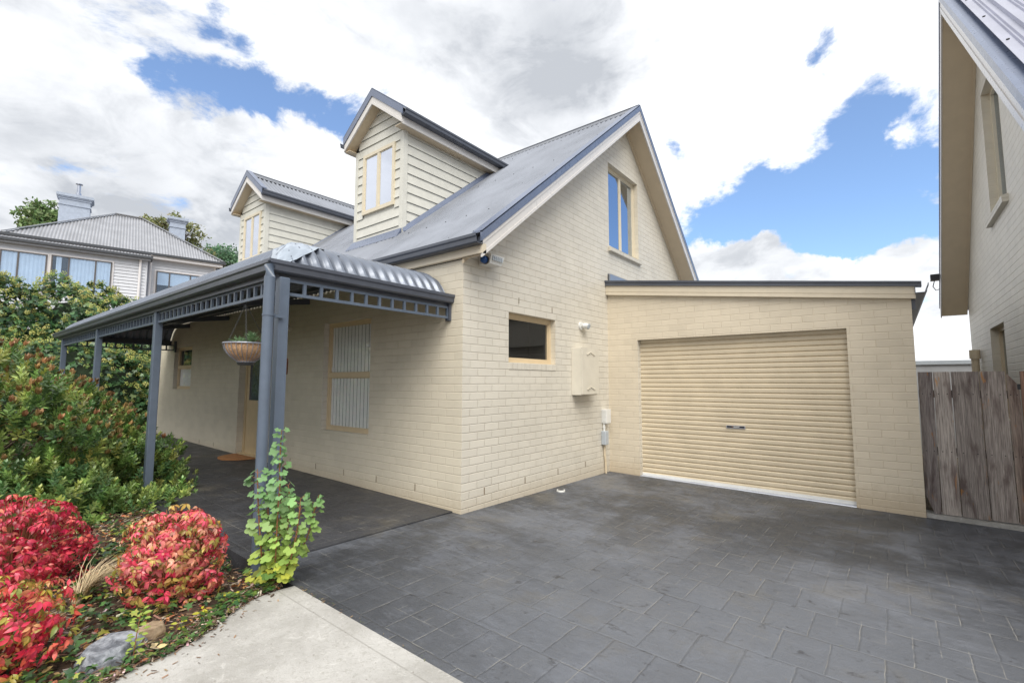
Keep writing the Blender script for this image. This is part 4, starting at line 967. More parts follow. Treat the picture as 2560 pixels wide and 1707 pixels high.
def chimney(x0, x1, y0, y1, z1, name='chimney'):
    c = MB(); c.box(x0, x1, y0, y1, 9.6, z1 - .75); c.box(x0 - .05, x1 + .05, y0 - .05, y1 + .05, z1 - .75, z1 - .68); c.box(x0, x1, y0, y1, z1 - .68, z1 - .36)
    c.box(x0 - .05, x1 + .05, y0 - .05, y1 + .05, z1 - .36, z1 - .25); c.box(x0 - .11, x1 + .11, y0 - .11, y1 + .11, z1 - .25, z1 - .18); c.box(x0 - .16, x1 + .16, y0 - .16, y1 + .16, z1 - .18, z1)
    return fobj(c, 'chimney', 'chimney')
c1 = chimney(-4.82, -3.30, -6.0, -5.0, 13.75); chimney(1.10, 2.05, -6.0, -5.2, 13.55)
c = MB(); c.tube([(-3.95, -5.5, 13.74), (-3.95, -5.5, 14.05)], .15, 14); c.tube([(-3.95, -5.5, 14.05), (-3.95, -5.5, 14.62)], .10, 14); c.tube([(-3.95, -5.5, 14.66), (-3.95, -5.5, 14.70)], .19, 14); fobj(c, 'flue', 'flue', c1)

# ================================================================== PLANTS
def norm(a): return a / np.maximum(1e-9, np.linalg.norm(a, axis=-1, keepdims=True))
LEAF = {}
def mk(name, v, f): LEAF[name] = (np.array(v, float), f)
mk('oval', [(0, 0, 0), (-.22, .35, .06), (-.17, .7, .05), (0, 1, -.04), (.17, .7, .05), (.22, .35, .06), (0, .5, -.01)], [(0, 6, 1), (1, 6, 2), (2, 6, 3), (3, 6, 4), (4, 6, 5), (5, 6, 0)])
mk('slim', [(0, 0, 0), (-.235, .55, .05), (0, 1, -.05), (.235, .55, .05), (0, .5, -.01)], [(0, 4, 1), (1, 4, 2), (2, 4, 3), (3, 4, 0)])
mk('droop', [(0, 0, 0), (-.19, .28, .07), (-.20, .58, .02), (0, 1, -.28), (.20, .58, .02), (.19, .28, .07), (0, .33, .03), (0, .66, -.05)], [(0, 6, 1), (1, 6, 7, 2), (2, 7, 3), (3, 7, 4), (4, 7, 6, 5), (5, 6, 0)])
mk('slim2', [(0, 0, 0), (-.15, .4, .05), (0, 1, -.05), (.15, .4, .05), (0, .5, 0)], [(0, 4, 1), (1, 4, 2), (2, 4, 3), (3, 4, 0)])
def lobed(r_, ang, cup=.08):
    v = [(0, .12, 0)]; n = len(r_)
    for q, a in zip(r_, ang): v.append((q * math.sin(a), .12 + q * math.cos(a), cup * q * q - (0.05 if q > .45 else 0)))
    return v, [(0, i + 1, i) for i in range(1, n)]
rr0 = [.16, .38, .44, .40, .40, .50, .54, .50, .42, .54, .60, .54, .42, .50, .54, .50, .40, .40, .44, .38, .16]
aa0 = np.linspace(-2.75, 2.75, len(rr0)); mk('lobed', *lobed(rr0, aa0))
rr1 = [.12, .50, .34, .55, .36, .72, .36, .55, .34, .50, .12]; mk('ivy', *lobed(rr1, np.linspace(-2.4, 2.4, len(rr1)), .05))
mk('sliver', [(-.5, -.12, 0), (.5, -.08, .03), (.45, .12, 0), (-.45, .10, .02)], [(0, 1, 2, 3)])
mk('tetra', [(-.5, -.4, 0), (.5, -.4, 0), (0, .5, 0), (0, 0, .8)], [(0, 1, 3), (1, 2, 3), (2, 0, 3)])
def leaves(name, kind, pos, axis, nrm, size, col, material='leaf', parent=None):
    """pos,axis,nrm (N,3); size (N,) ; col (N,3). one mesh"""
    tv, tf = LEAF[kind]; N_ = len(pos); axis = norm(axis); side = norm(np.cross(axis, nrm)); nn = np.cross(side, axis)
    size = np.broadcast_to(size, (N_,))
    V = pos[:, None, :] + size[:, None, None] * (tv[None, :, 0, None] * side[:, None, :] + tv[None, :, 1, None] * axis[:, None, :] + tv[None, :, 2, None] * nn[:, None, :])
    V = V.reshape(-1, 3); nv = len(tv)
    loops = []; starts = []; s_ = 0; tot = []
    flat = np.array([i for f in tf for i in f]); lens = np.array([len(f) for f in tf])
    L_ = (flat[None, :] + (np.arange(N_) * nv)[:, None]).reshape(-1); ln_ = np.tile(lens, N_); st_ = np.concatenate([[0], np.cumsum(ln_)[:-1]])
    me = bpy.data.meshes.new(name); me.vertices.add(len(V)); me.vertices.foreach_set('co', V.ravel().astype(np.float32))
    me.loops.add(len(L_)); me.loops.foreach_set('vertex_index', L_.astype(np.int32))
    me.polygons.add(len(ln_)); me.polygons.foreach_set('loop_start', st_.astype(np.int32))
    me.update(calc_edges=True)
    at = me.attributes.new('col', 'FLOAT_COLOR', 'FACE'); c4 = np.ones((N_, 4)); c4[:, :3] = col; at.data.foreach_set('color', np.repeat(c4, len(tf), axis=0).ravel().astype(np.float32))
    me.materials.append(M[material]); o = bpy.data.objects.new(name, me); C.objects.link(o)
    if parent is not None: adopt(o, parent)
    return o
def pick(cols, N_, jit=.18):
    cols = np.array(cols); c = cols[rng.integers(0, len(cols), N_)]; return np.clip(c * (1 + rng.normal(0, jit, (N_, 1))) * (1 + rng.normal(0, jit * .3, (N_, 3))), .004, .95)
def rv(N_): return norm(rng.normal(0, 1, (N_, 3)))

# ---- rosette shoots covering an uneven mound
def mound_pts(n, cen, rx, ry, h, lump=.14, seed=1, lo=-.1):
    th = rng.uniform(0, 2 * np.pi, n * 2); cz = rng.uniform(lo, 1, n * 2); s = np.sqrt(np.maximum(0, 1 - cz ** 2))
    d = np.stack([s * np.cos(th), s * np.sin(th), cz], 1)
    k_ = 1 + lump * (np.sin(d[:, 0] * 5.1 + seed) * np.cos(d[:, 1] * 4.3 + seed * 2) + .6 * np.sin(d[:, 2] * 7 + d[:, 0] * 6 + seed) + .5 * np.sin(d[:, 1] * 11 + seed * 3))
    p = d * k_[:, None]
    p = p[:n]; d = d[:n]
    return np.stack([cen[0] + p[:, 0] * rx, cen[1] + p[:, 1] * ry, cen[2] + p[:, 2] * h], 1), norm(d / np.array([rx, ry, h]))

GREEN = [(.055, .12, .035), (.07, .15, .05), (.045, .10, .04), (.10, .19, .06)]
hb_ = thing('leafy_shrub', 'broad green shrub with rusty brown flower heads beside the veranda post', 'shrub', (-3.4, 5.0, 0))
def shoots(cen, rx, ry, h, n, nl=20, ll=.082, lump=.13, keep=None, brown=.45, seed=1, lo=-.15):
    P_, D_ = mound_pts(n, cen, rx, ry, h, lump, seed, lo); dep = rng.uniform(0, 1, n) ** 2 * .35
    P_ = P_ - D_ * (dep * .9)[:, None]
    if keep is not None: m_ = keep(P_); P_, D_, dep = P_[m_], D_[m_], dep[m_]
    n = len(P_); ax = norm(D_ * .75 + np.array([0, 0, .65]) + rng.normal(0, .25, (n, 3))); ref = rv(n); s1 = norm(np.cross(ax, ref)); s2 = np.cross(ax, s1)
    pos, axs, nr, sz, co = [], [], [], [], []
    g = pick([(.22, .34, .10), (.17, .29, .09), (.29, .40, .12), (.12, .22, .085), (.40, .45, .13)], n, .2)
    for k_ in range(nl):
        tt = k_ / nl; a = (k_ % 2) * np.pi / 2 + (k_ // 2 % 2) * np.pi + .25 * k_
        out = s1 * np.cos(a) + s2 * np.sin(a); L0 = ll * 1.9
        pos.append(P_ - ax * (L0 * (1 - tt))[..., None] if False else P_ - ax * L0 * (1 - tt)); axs.append(out * (1 - .45 * tt) + ax * (.35 + .8 * tt) + rng.normal(0, .12, (n, 3))); nr.append(ax + rng.normal(0, .1, (n, 3)))
        sz.append(np.full(n, ll * (1.05 - .45 * tt)) * rng.uniform(.8, 1.2, n)); co.append(g * (1 + rng.normal(0, .1, (n, 1))))
    return P_, ax, s1, s2, np.concatenate(pos), np.concatenate(axs), np.concatenate(nr), np.concatenate(sz), np.concatenate(co)
def keep_post(P_):
    nearpost = (P_[:, 0] > -2.45) & (P_[:, 1] < 3.62) & (P_[:, 2] > .30)
    inside = (P_[:, 0] > -.35)
    return ~nearpost & ~inside & (P_[:, 2] > -.05)
parts = [((-3.75, 5.0, .15), 2.05, 2.35, 1.66, 3300, 1), ((-2.2, 4.75, .05), .95, 1.25, .80, 620, 3), ((-3.2, 3.3, .0), 1.0, .95, .75, 560, 5), ((-4.6, 3.7, .0), 1.3, 1.35, 1.35, 1250, 8), ((-2.35, 3.05, -.02), .50, .55, .30, 190, 11), ((-1.85, 3.6, -.02), .42, .65, .24, 150, 12)]
acc = [[] for _ in range(5)]; tips = []
for cen, rx, ry, h, n, sd in parts:
    P_, ax, s1, s2, a, b, c_, d, e = shoots(cen, rx, ry, h, n, keep=keep_post, seed=sd)
    for q, v in zip(acc, (a, b, c_, d, e)): q.append(v)
    tips.append((P_, ax, s1, s2))
leaves('foliage', 'slim', *[np.concatenate(q) for q in acc], material='leafgloss', parent=hb_)
Pt = np.concatenate([t_[0] for t_ in tips]); At = np.concatenate([t_[1] for t_ in tips]); S1 = np.concatenate([t_[2] for t_ in tips]); S2 = np.concatenate([t_[3] for t_ in tips])
hot = (Pt[:, 2] > .55 + .25 * rng.random(len(Pt))) & (rng.random(len(Pt)) < .55) & (Pt[:, 0] < -1.7); Pt, At, S1, S2 = Pt[hot], At[hot], S1[hot], S2[hot]
pos, axs, nr, sz, co = [], [], [], [], []
bc_ = pick([(.38, .23, .11), (.32, .19, .09), (.44, .31, .14), (.27, .17, .08)], len(Pt), .2)
for k_ in range(9):
    a = k_ * 2.4; out = S1 * np.cos(a) + S2 * np.sin(a); pos.append(Pt + At * (.01 + .004 * k_)); axs.append(At * 1.2 + out * .6); nr.append(out); sz.append(np.full(len(Pt), .060)); co.append(bc_ * (1 + rng.normal(0, .15, (len(Pt), 1))))
leaves('flower_heads', 'oval', *[np.concatenate(q) for q in (pos, axs, nr, sz, co)], parent=hb_)
sb = MB()
for i in range(30):
    a = rng.uniform(0, 6.28); r0 = rng.uniform(.4, 1.6); q = Vector((-3.6 + math.cos(a) * r0, 4.8 + math.sin(a) * r0, rng.uniform(.7, 1.25)))
    if q.x > -2.5 and q.y < 3.9 or q.x < -4.0 or q.y < 4.2: continue
    b0 = Vector((-3.6, 4.8, -.05)); sb.tube([b0 + (q - b0) * 0, b0 + (q - b0) * .5 + Vector((0, 0, .1)), q], [.025, .016, .007], 6)
sb.obj('branches', 'bark', hb_)

# ---- ivy covered hedge with yellow-green flower umbels
hg = thing('ivy_hedge', 'tall dark ivy hedge with yellow green flower clusters beyond the veranda', 'hedge', (-1.5, 15, 0))
hp = [((-3.6, 14.9, 2.0), 2.3, 1.6, 2.5, 9500, 2), ((-.9, 15.1, 2.0), 1.8, 1.5, 2.35, 8000, 4), ((.8, 14.6, 1.5), 1.3, 1.4, 2.15, 5500, 6), ((-2.0, 13.6, 0.9), 3.6, 1.3, 1.8, 9000, 9), ((-6.5, 14.5, 1.7), 2.2, 1.6, 2.8, 3500, 12), ((1.2, 13.4, .8), 1.5, 1.1, 1.3, 4000, 13)]
pos, nr = [], []
for cen, rx, ry, h, n, sd in hp:
    P_, D_ = mound_pts(n, cen, rx, ry, h, .12, sd, -.9); P_ = P_ - D_ * (rng.uniform(0, 1, n) ** 2 * .35)[:, None]
    k_ = (D_[:, 1] < .5) & (P_[:, 2] > -.2); pos.append(P_[k_]); nr.append(D_[k_])
pos = np.concatenate(pos); nr = np.concatenate(nr); n = len(pos)
leaves('foliage', 'ivy', pos, np.array([0, 0, -.8]) + nr * .5 + rng.normal(0, .45, (n, 3)), nr + rng.normal(0, .35, (n, 3)), rng.uniform(.10, .19, n), pick([(.055, .13, .055), (.08, .17, .06), (.04, .09, .045), (.12, .21, .07)], n, .2), 'leafgloss', hg)
k_ = rng.random(n) < np.clip(.05 + (nr[:, 2] + .25) * .26, .015, .4); up_, un_ = pos[k_] + nr[k_] * .07, nr[k_]; m_ = len(up_)
rep = 16; base = np.repeat(up_, rep, 0); bn = np.repeat(norm(un_ + np.array([0, 0, .8])), rep, 0); off = rv(len(base)) * .05
leaves('flower_clusters', 'tetra', base + off, rv(len(base)), bn + off * 8, rng.uniform(.022, .04, len(base)), np.repeat(pick([(.48, .50, .14), (.38, .42, .11), (.55, .54, .18), (.30, .36, .10)], m_, .12), rep, 0), 'leaf', hg)
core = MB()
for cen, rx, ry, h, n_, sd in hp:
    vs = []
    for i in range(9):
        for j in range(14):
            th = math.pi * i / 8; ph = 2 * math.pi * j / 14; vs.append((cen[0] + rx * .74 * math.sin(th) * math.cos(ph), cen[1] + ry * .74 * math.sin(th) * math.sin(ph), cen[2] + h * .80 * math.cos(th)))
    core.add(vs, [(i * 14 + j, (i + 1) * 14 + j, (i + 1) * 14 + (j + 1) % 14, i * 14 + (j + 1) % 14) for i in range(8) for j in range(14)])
M['hcore'] = paint('dark_hedge_core', (.02, .035, .016), .95, .4); core.obj('hedge_core', 'hcore', hg)  # solid dark green core filling the hedge behind its leaves
# yellow flowered climber at the left edge
yc = thing('yellow_flowered_bush', 'pale green bush with a few yellow flowers in front of the far house windows', 'bush', (-5.2, 14.0, 3.5))
P_, D_ = mound_pts(700, (-4.55, 14.2, 4.2), .8, .7, .8, .2, 3, -.6); n = len(P_)
P_ = P_ - D_ * (rng.uniform(0, 1, n) * .4)[:, None]
q = np.repeat(P_[:16] + D_[:16] * .12, 5, 0); P2 = np.concatenate([P_, q]); n2_ = len(q)
leaves('foliage', 'oval', P2, rv(n + n2_), np.concatenate([D_ + rv(n) * .5, rv(n2_)]), np.concatenate([rng.uniform(.07, .12, n), np.full(n2_, .07)]), np.concatenate([pick([(.22, .26, .07), (.15, .21, .06), (.30, .30, .08)], n), pick([(.75, .50, .03)], n2_, .08)]), 'leaf', yc)

# ---- trees beyond
def crown_tree(name, label, base, th_, crowns, nleaf, ls, cols, group=None, trunk=.25, seed=0):
    t = thing(name, label, 'tree', base, group); b0 = Vector(base); mb = MB()
    pos, nr = [], []
    tot = sum(c[3] ** 2 for c in crowns)
    for cx_, cy_, cz_, r_ in crowns:
        q = Vector((cx_, cy_, cz_)); mb.tube([b0, b0 + (q - b0) * .45 + Vector((0, 0, (q - b0).length * .08)), q], [trunk, trunk * .55, trunk * .15], 7)
        n = int(nleaf * r_ ** 2 / tot); ncl = max(6, n // 45); c0 = rv(ncl) * (rng.uniform(.45, 1, (ncl, 1)) ** .5) * r_ + np.array([cx_, cy_, cz_])
        for c in c0:
            mb.tube([q, Vector(c)], [trunk * .12, trunk * .04], 4)
            m_ = n // ncl; pos.append(c + rng.normal(0, r_ * .17, (m_, 3)) * np.array([1, 1, .7])); nr.append(rv(m_) + np.array([0, 0, .8]))
    mb.obj('trunk', 'bark', t); pos = np.concatenate(pos); nr = np.concatenate(nr); n = len(pos)
    leaves('crown', 'oval', pos, rv(n), nr, rng.uniform(.7, 1.3, n) * ls, pick(cols, n, .2), 'leaf', t)
gl_ = [(.20, .30, .12), (.26, .35, .15), (.14, .22, .09)]
crown_tree('broadleaf_tree', 'tree with pale green leaves left of the wide chimney', (3.2, 58, 4), 10, [(2.0, 58.5, 16.6, 1.5), (3.5, 58.5, 17.2, 1.4), (2.4, 58, 15.4, 1.4), (4.6, 58, 15.6, 1.6), (-.6, 58, 13.9, .8)], 5200, .40, gl_, trunk=.4)
crown_tree('broadleaf_tree', 'drooping tree behind the narrow right hand chimney', (11, 48, 4), 9, [(8.3, 48, 15.2, 1.0), (9.4, 48, 16.0, 1.3), (11.0, 48, 15.2, 1.5), (12.0, 48.5, 13.9, 1.3), (13.3, 49, 12.9, 1.3)], 4200, .30, [(.26, .28, .12), (.32, .33, .15), (.18, .21, .09)], trunk=.35)
crown_tree('broadleaf_tree', 'rounded green tree top showing between the far roof and the further dormer', (19, 60, 3), 9, [(16.5, 60, 15.5, 2.2), (18.6, 60, 16.0, 2.3), (20.8, 60, 15.4, 2.3), (14.4, 60, 13.2, 2.0), (23, 60, 13.0, 2.4)], 9000, .38, [(.13, .25, .14), (.19, .33, .18), (.09, .18, .10)], trunk=.4)
crown_tree('small_tree', 'tiny tree top above the block wall capping', (30, -9.5, -1), 4, [(30, -9.7, 2.9, .7), (30.6, -10.2, 2.7, .6)], 900, .16, [(.14, .15, .07), (.11, .13, .05)], trunk=.1)

# ---- garden bed
def bedz(x, y):
    z = gz(x, y) - .015 + .03 * math.sin(x * 5.3 + y * 2.1) * math.cos(y * 4.7 - x) + .012 * math.sin(x * 17 + y * 13)
    z -= .07 * math.exp(-(((x + 2.2) / .25) ** 2 + ((y - .3) / .5) ** 2))
    z += .05 * math.exp(-(((x + 3.3) / .8) ** 2 + ((y - .6) / .8) ** 2))
    return z
def inside_bed(x, y):
    if y > 11.1 or x < -9 or x > -2.14: return False
    if y > -.425: return x < -2.155
    e = edge
    for i in range(len(e) - 1):
        if e[i + 1][1] <= y <= e[i][1] and e[i + 1][0] < -2.3: return x < e[i][0] + (e[i + 1][0] - e[i][0]) * (y - e[i][1]) / (e[i + 1][1] - e[i][1])
    return False
gm_ = MB(); sx = np.concatenate([np.arange(-9, -4, .35), np.arange(-4, -1.94, .06)]); sy = np.concatenate([np.arange(-9, -2, .5), np.arange(-2, 3, .06), np.arange(3, 11.3, .3)])
vs = [(x, y, bedz(x, y) - (0 if inside_bed(x, y) else .06 if y < -.3 else .16)) for x in sx for y in sy]; k = len(sy)
gm_.add(vs, [(i * k + j, (i + 1) * k + j, (i + 1) * k + j + 1, i * k + j + 1) for i in range(len(sx) - 1) for j in range(k - 1)])
struct(gm_.obj('garden_bed', 'soil', smooth=True))
def scatter(n, x0, x1, y0, y1, avoid=None, dens=None):
    out = []
    while len(out) < n:
        x, y = rng.uniform(x0, x1), rng.uniform(y0, y1)
        if inside_bed(x + .03, y) and (dens is None or rng.random() < dens(x, y)): out.append((x, y, bedz(x, y)))
    return np.array(out)
q = scatter(17000, -5.6, -2.1, -2.6, 2.8); n = len(q); q[:, 2] += rng.uniform(.004, .03, n); ax = rng.normal(0, 1, (n, 3)); ax[:, 2] *= .18
struct(leaves('bark_mulch', 'sliver', q, ax, np.array([0, 0, 1]) + rng.normal(0, .3, (n, 3)), rng.uniform(.018, .06, n), pick([(.22, .14, .09), (.34, .25, .18), (.14, .08, .055), (.50, .42, .35), (.10, .06, .04)], n, .25), 'litter'), 'stuff', 'brown bark mulch and chips spread over the garden bed', 'mulch')
q = scatter(2600, -4.2, -2.1, -1.8, 2.6); n = len(q); q[:, 2] += rng.uniform(.01, .04, n)
struct(leaves('leaf_litter', 'oval', q, rng.normal(0, 1, (n, 3)) * np.array([1, 1, .25]), np.array([0, 0, 1]) + rng.normal(0, .6, (n, 3)), rng.uniform(.025, .055, n), pick([(.42, .20, .07), (.50, .30, .14), (.33, .12, .06), (.55, .42, .25), (.45, .14, .08)], n, .2), 'litter'), 'stuff', 'curled dry orange and tan leaves lying on the bed', 'leaf litter')
def ivd(x, y): return .12 + .88 * (math.sin(x * 6.1 + 1) * math.cos(y * 5.3) > .05)
q = scatter(3300, -4.2, -2.1, -1.8, 2.9, dens=ivd); n = len(q); q[:, 2] += rng.uniform(.02, .09, n)
struct(leaves('ground_ivy', 'ivy', q, rng.normal(0, 1, (n, 3)) * np.array([1, 1, .3]), np.array([0, 0, 1]) + rng.normal(0, .35, (n, 3)), rng.uniform(.03, .065, n), pick([(.05, .12, .04), (.08, .17, .05), (.035, .085, .035), (.14, .22, .05), (.30, .32, .06)], n, .2), 'leafgloss'), 'stuff', 'low trailing ivy among the mulch', 'ground cover')
eq = []
for i in range(1900):
    f = rng.uniform(1, 10.99); j = int(f); f -= j; x = edge[j][0] + (edge[j + 1][0] - edge[j][0]) * f; y = edge[j][1] + (edge[j + 1][1] - edge[j][1]) * f
    off = rng.uniform(-.012, .13); dx_, dy_ = edge[j + 1][0] - edge[j][0], edge[j + 1][1] - edge[j][1]; l_ = math.hypot(dx_, dy_); nx_, ny_ = dy_ / l_, -dx_ / l_
    if nx_ > 0 or (nx_ == 0): nx_, ny_ = nx_, ny_
    eq.append((x + nx_ * off, y + ny_ * off, gz(x, y) + rng.uniform(.004, .03)))
eq = np.array(eq); n = len(eq); ax = rng.normal(0, 1, (n, 3)); ax[:, 2] *= .2
k_ = rng.random(n) < .13
struct(leaves('edge_mulch', 'sliver', eq[~k_], ax[~k_], np.array([0, 0, 1]) + rng.normal(0, .3, ((~k_).sum(), 3)), rng.uniform(.015, .05, (~k_).sum()), pick([(.22, .14, .09), (.34, .25, .18), (.14, .08, .055), (.50, .42, .35)], (~k_).sum(), .25), 'litter'), 'stuff', 'bark chips heaped along the edge of the concrete path', 'mulch')
struct(leaves('edge_ivy', 'ivy', eq[k_] + np.array([0, 0, .02]), ax[k_], np.array([0, 0, 1]) + rng.normal(0, .35, (k_.sum(), 3)), rng.uniform(.03, .06, k_.sum()), pick([(.05, .12, .04), (.08, .17, .05), (.14, .22, .05)], k_.sum(), .25), 'leafgloss'), 'stuff', 'small ivy leaves creeping to the edge of the concrete path', 'ground cover')
# bits blown onto the path
q = np.array([(rng.uniform(-3.6, -2.3), 0, 0) for _ in range(70)]); n = len(q)
for i in range(n):
    x = q[i, 0]; ye = np.interp(x, [e[0] for e in edge[:12]][::-1], [e[1] for e in edge[:12]][::-1]); y = ye - abs(rng.normal(0, .10)) - .01; q[i] = (x, y, gz(x, y) + .010)
struct(leaves('path_debris', 'sliver', q, rng.normal(0, 1, (n, 3)) * np.array([1, 1, .05]), np.array([0, 0, 1]) + rng.normal(0, .08, (n, 3)), rng.uniform(.012, .035, n), pick([(.20, .12, .07), (.35, .22, .12), (.10, .06, .04)], n), 'litter'), 'stuff', 'small bark chips scattered on the path edge', 'debris')
q = np.array([(-2.13 + rng.normal(0, .012), -.5 - abs(rng.normal(0, .5)), 0) for _ in range(60)] + [(rng.uniform(-2, 3.4), rng.uniform(-4.2, -.2), 0) for _ in range(26)]); q[:, 2] = [gz(x, y) + .012 for x, y, _ in q]; n = len(q)
struct(leaves('driveway_debris', 'sliver', q, rng.normal(0, 1, (n, 3)) * np.array([1, 1, .05]), np.array([0, 0, 1]) + rng.normal(0, .15, (n, 3)), rng.uniform(.008, .024, n), pick([(.20, .14, .09), (.32, .22, .12), (.12, .14, .06)], n), 'litter'), 'stuff', 'tiny bits of leaf and grit on the dark driveway', 'debris')
for (x, y, a, ln) in ((-2.52, -.47, 1.9, .055), (-2.33, -.50, .5, .03), (-2.72, -.66, 1.2, .035)):
    c = MB(); z_ = gz(x, y) + .012; c.beam((x, y, z_), (x + ln * math.cos(a), y + ln * math.sin(a), z_ + .004), .010, .008)
    tag(c.obj('wood_chip', 'conduit' if ln > .05 else 'bark'), {.055: 'long pale wood chip lying on the concrete path', .03: 'small dark wood chip on the path close to the driveway edge', .035: 'dark brown wood chip lying near the middle of the path'}[ln], 'wood chip')

# ---- red nandina domes
def nandina(cen, r_, h, n, label, cols, seed):
    zb = bedz(cen[0], cen[1]); t = thing('red_shrub', label, 'shrub', (cen[0], cen[1], zb), 'red leaved shrubs in the garden bed')
    P_, D_ = mound_pts(n, (cen[0], cen[1], zb + h * .38), r_, r_, h * .62, .10, seed, -.85); n = len(P_); P_ = P_ - D_ * (rng.uniform(0, 1, n) ** 1.6 * .16)[:, None]
    P_[:, 2] = np.maximum(P_[:, 2], zb + .02)
    pos, axs, nr, sz, co = [], [], [], [], []
    hh = np.clip((P_[:, 2] - zb) / h, 0, 1); c_ = pick(cols, n, .12); drop = np.array([0, 0, -1.0]); s1 = norm(np.cross(D_, rv(n))); s2 = np.cross(D_, s1)
    for k_ in range(6):
        a = k_ * 1.05 + rng.uniform(-.3, .3, n); out = s1 * np.cos(a)[:, None] + s2 * np.sin(a)[:, None]
        pos.append(P_ + out * .006); axs.append(out * .8 + D_ * rng.uniform(.0, .6, (n, 1)) + drop * .75); nr.append(D_ + rng.normal(0, .45, (n, 3))); sz.append(rng.uniform(.024, .054, n)); co.append(np.clip(c_ * (1 + rng.normal(0, .10, (n, 3))), 0.01, .95))
    leaves('foliage', 'droop', *[np.concatenate(q) for q in (pos, axs, nr, sz, co)], material='leafgloss', parent=t)
    m_ = 260; q = np.stack([cen[0] + rng.normal(0, r_ * .45, m_), cen[1] + rng.normal(0, r_ * .45, m_), zb + rng.uniform(.05, h * .8, m_)], 1)
    s = MB()
    for i in range(34):
        a = rng.uniform(0, 6.28); rr = rng.uniform(.1, .95) * r_; s.tube([(cen[0] + .04 * math.cos(a), cen[1] + .04 * math.sin(a), zb - .02), (cen[0] + rr * .5 * math.cos(a), cen[1] + rr * .5 * math.sin(a), zb + h * .45), (cen[0] + rr * math.cos(a), cen[1] + rr * math.sin(a), zb + h * (1 - .5 * (rr / r_) ** 2))], [.006, .005, .003], 5)
    s.obj('stems', 'stem', t)
RED = [(.60, .03, .08), (.68, .07, .11), (.42, .02, .05), (.70, .16, .14), (.55, .05, .09), (.30, .03, .04)]
PINK = [(.74, .13, .16), (.68, .06, .12), (.80, .32, .24), (.60, .22, .13), (.40, .30, .08), (.66, .10, .12), (.78, .22, .22), (.35, .06, .05), (.55, .42, .14)]
ORNG = [(.72, .14, .10), (.66, .05, .10), (.76, .32, .16), (.46, .36, .08), (.28, .28, .06), (.64, .07, .10), (.70, .20, .13), (.62, .04, .09)]
nandina((-3.42, .98), .42, .60, 820, 'deep red leaved shrub, the middle one against the frame edge below the big green shrub', RED, 2)
nandina((-2.76, .0), .32, .57, 720, 'round pink and red leaved shrub standing nearest the corner post', PINK, 7)
nandina((-3.66, -.26), .35, .46, 560, 'orange, pink and yellow green leaved shrub lowest in the photo', ORNG, 5)

# ---- flowering currant with maple-like leaves
STEMS = {
 'A': [(-2.263, -0.253, -0.03), (-2.288, -0.236, 0.192), (-2.311, -0.236, 0.395), (-2.331, -0.239, 0.598), (-2.347, -0.246, 0.801)],
 'B': [(-2.225, -0.30, -0.03), (-2.247, -0.371, 0.21), (-2.255, -0.388, 0.41), (-2.261, -0.408, 0.61), (-2.262, -0.424, 0.738)],
 'C': [(-2.186, -0.28, -0.03), (-2.165, -0.253, 0.365), (-2.174, -0.265, 0.532), (-2.198, -0.27, 0.783), (-2.204, -0.285, 0.95), (-2.207, -0.298, 1.067)],
 'D': [(-2.214, -0.33, -0.03), (-2.177, -0.454, 0.178), (-2.164, -0.49, 0.33), (-2.16, -0.523, 0.53), (-2.163, -0.53, 0.603)],
 'E': [(-2.20, -0.31, -0.03), (-2.094, -0.397, 0.174), (-2.064, -0.447, 0.273), (-2.052, -0.474, 0.356), (-2.042, -0.503, 0.479), (-2.034, -0.523, 0.545), (-2.027, -0.539, 0.603)],
 'F': [(-2.203, -0.264, -0.032), (-2.235, -0.214, 0.133), (-2.236, -0.235, 0.297), (-2.255, -0.239, 0.495), (-2.271, -0.241, 0.66)],
 'H': [(-2.203, -0.283, -0.03), (-2.148, -0.334, 0.215), (-2.157, -0.352, 0.421), (-2.165, -0.368, 0.611), (-2.174, -0.365, 0.677)]}
cu = thing('currant_shrub', 'upright plant with lobed green leaves turning yellow at its foot, by the corner post', 'plant', (-2.2, -.3, -.04))
sm = MB(); pos, axs, nr, sz, co = [], [], [], [], []
view = np.array([-.62, -.75, .25])
for kk, pts in STEMS.items():
    sm.tube(pts, [.007] + [.005] * (len(pts) - 2) + [.003], 7); P = [np.array(p) for p in pts]
    Ls = [np.linalg.norm(P[i + 1] - P[i]) for i in range(len(P) - 1)]; T = sum(Ls); s = .03; j = 0
    while s < T:
        q = s; i = 0
        while i < len(Ls) - 1 and q > Ls[i]: q -= Ls[i]; i += 1
        base = P[i] + (P[i + 1] - P[i]) * min(1, q / Ls[i]); frac = s / T
        for rep_ in range(2):
            a = j * 2.4 + rep_ * 2.2 + rng.uniform(-.5, .5); out = np.array([math.cos(a), math.sin(a), 0.0]); pl_ = rng.uniform(.025, .06) * (1.1 - .4 * frac)
            tip = base + out * pl_ + np.array([0, 0, pl_ * .55]); sm.tube([tuple(base), tuple(tip)], [.0018, .0014], 4)
            size = (.084 - .020 * frac) * rng.uniform(.65, 1.2); hgt = base[2]
            pos.append(tip); axs.append(out * .9 + np.array([0, 0, -.35 - .3 * rng.random()]) + view * .15); nr.append(np.array([0, 0, .75]) + view * .6 + rng.normal(0, .4, 3)); sz.append(size)
            g_ = np.array((.20, .37, .15)); y_ = np.array((.42, .47, .08)) if rng.random() < .6 else np.array((.24, .38, .09)); m_ = np.array((.30, .44, .11)); f_ = np.clip(hgt / .6, 0, 1)
            c = (y_ * (1 - f_ / .45) + m_ * (f_ / .45)) if f_ < .45 else (m_ * (1 - (f_ - .45) / .55) + g_ * ((f_ - .45) / .55)); co.append(c * (1 + rng.normal(0, .2)))
        s += .048 - .010 * frac; j += 1
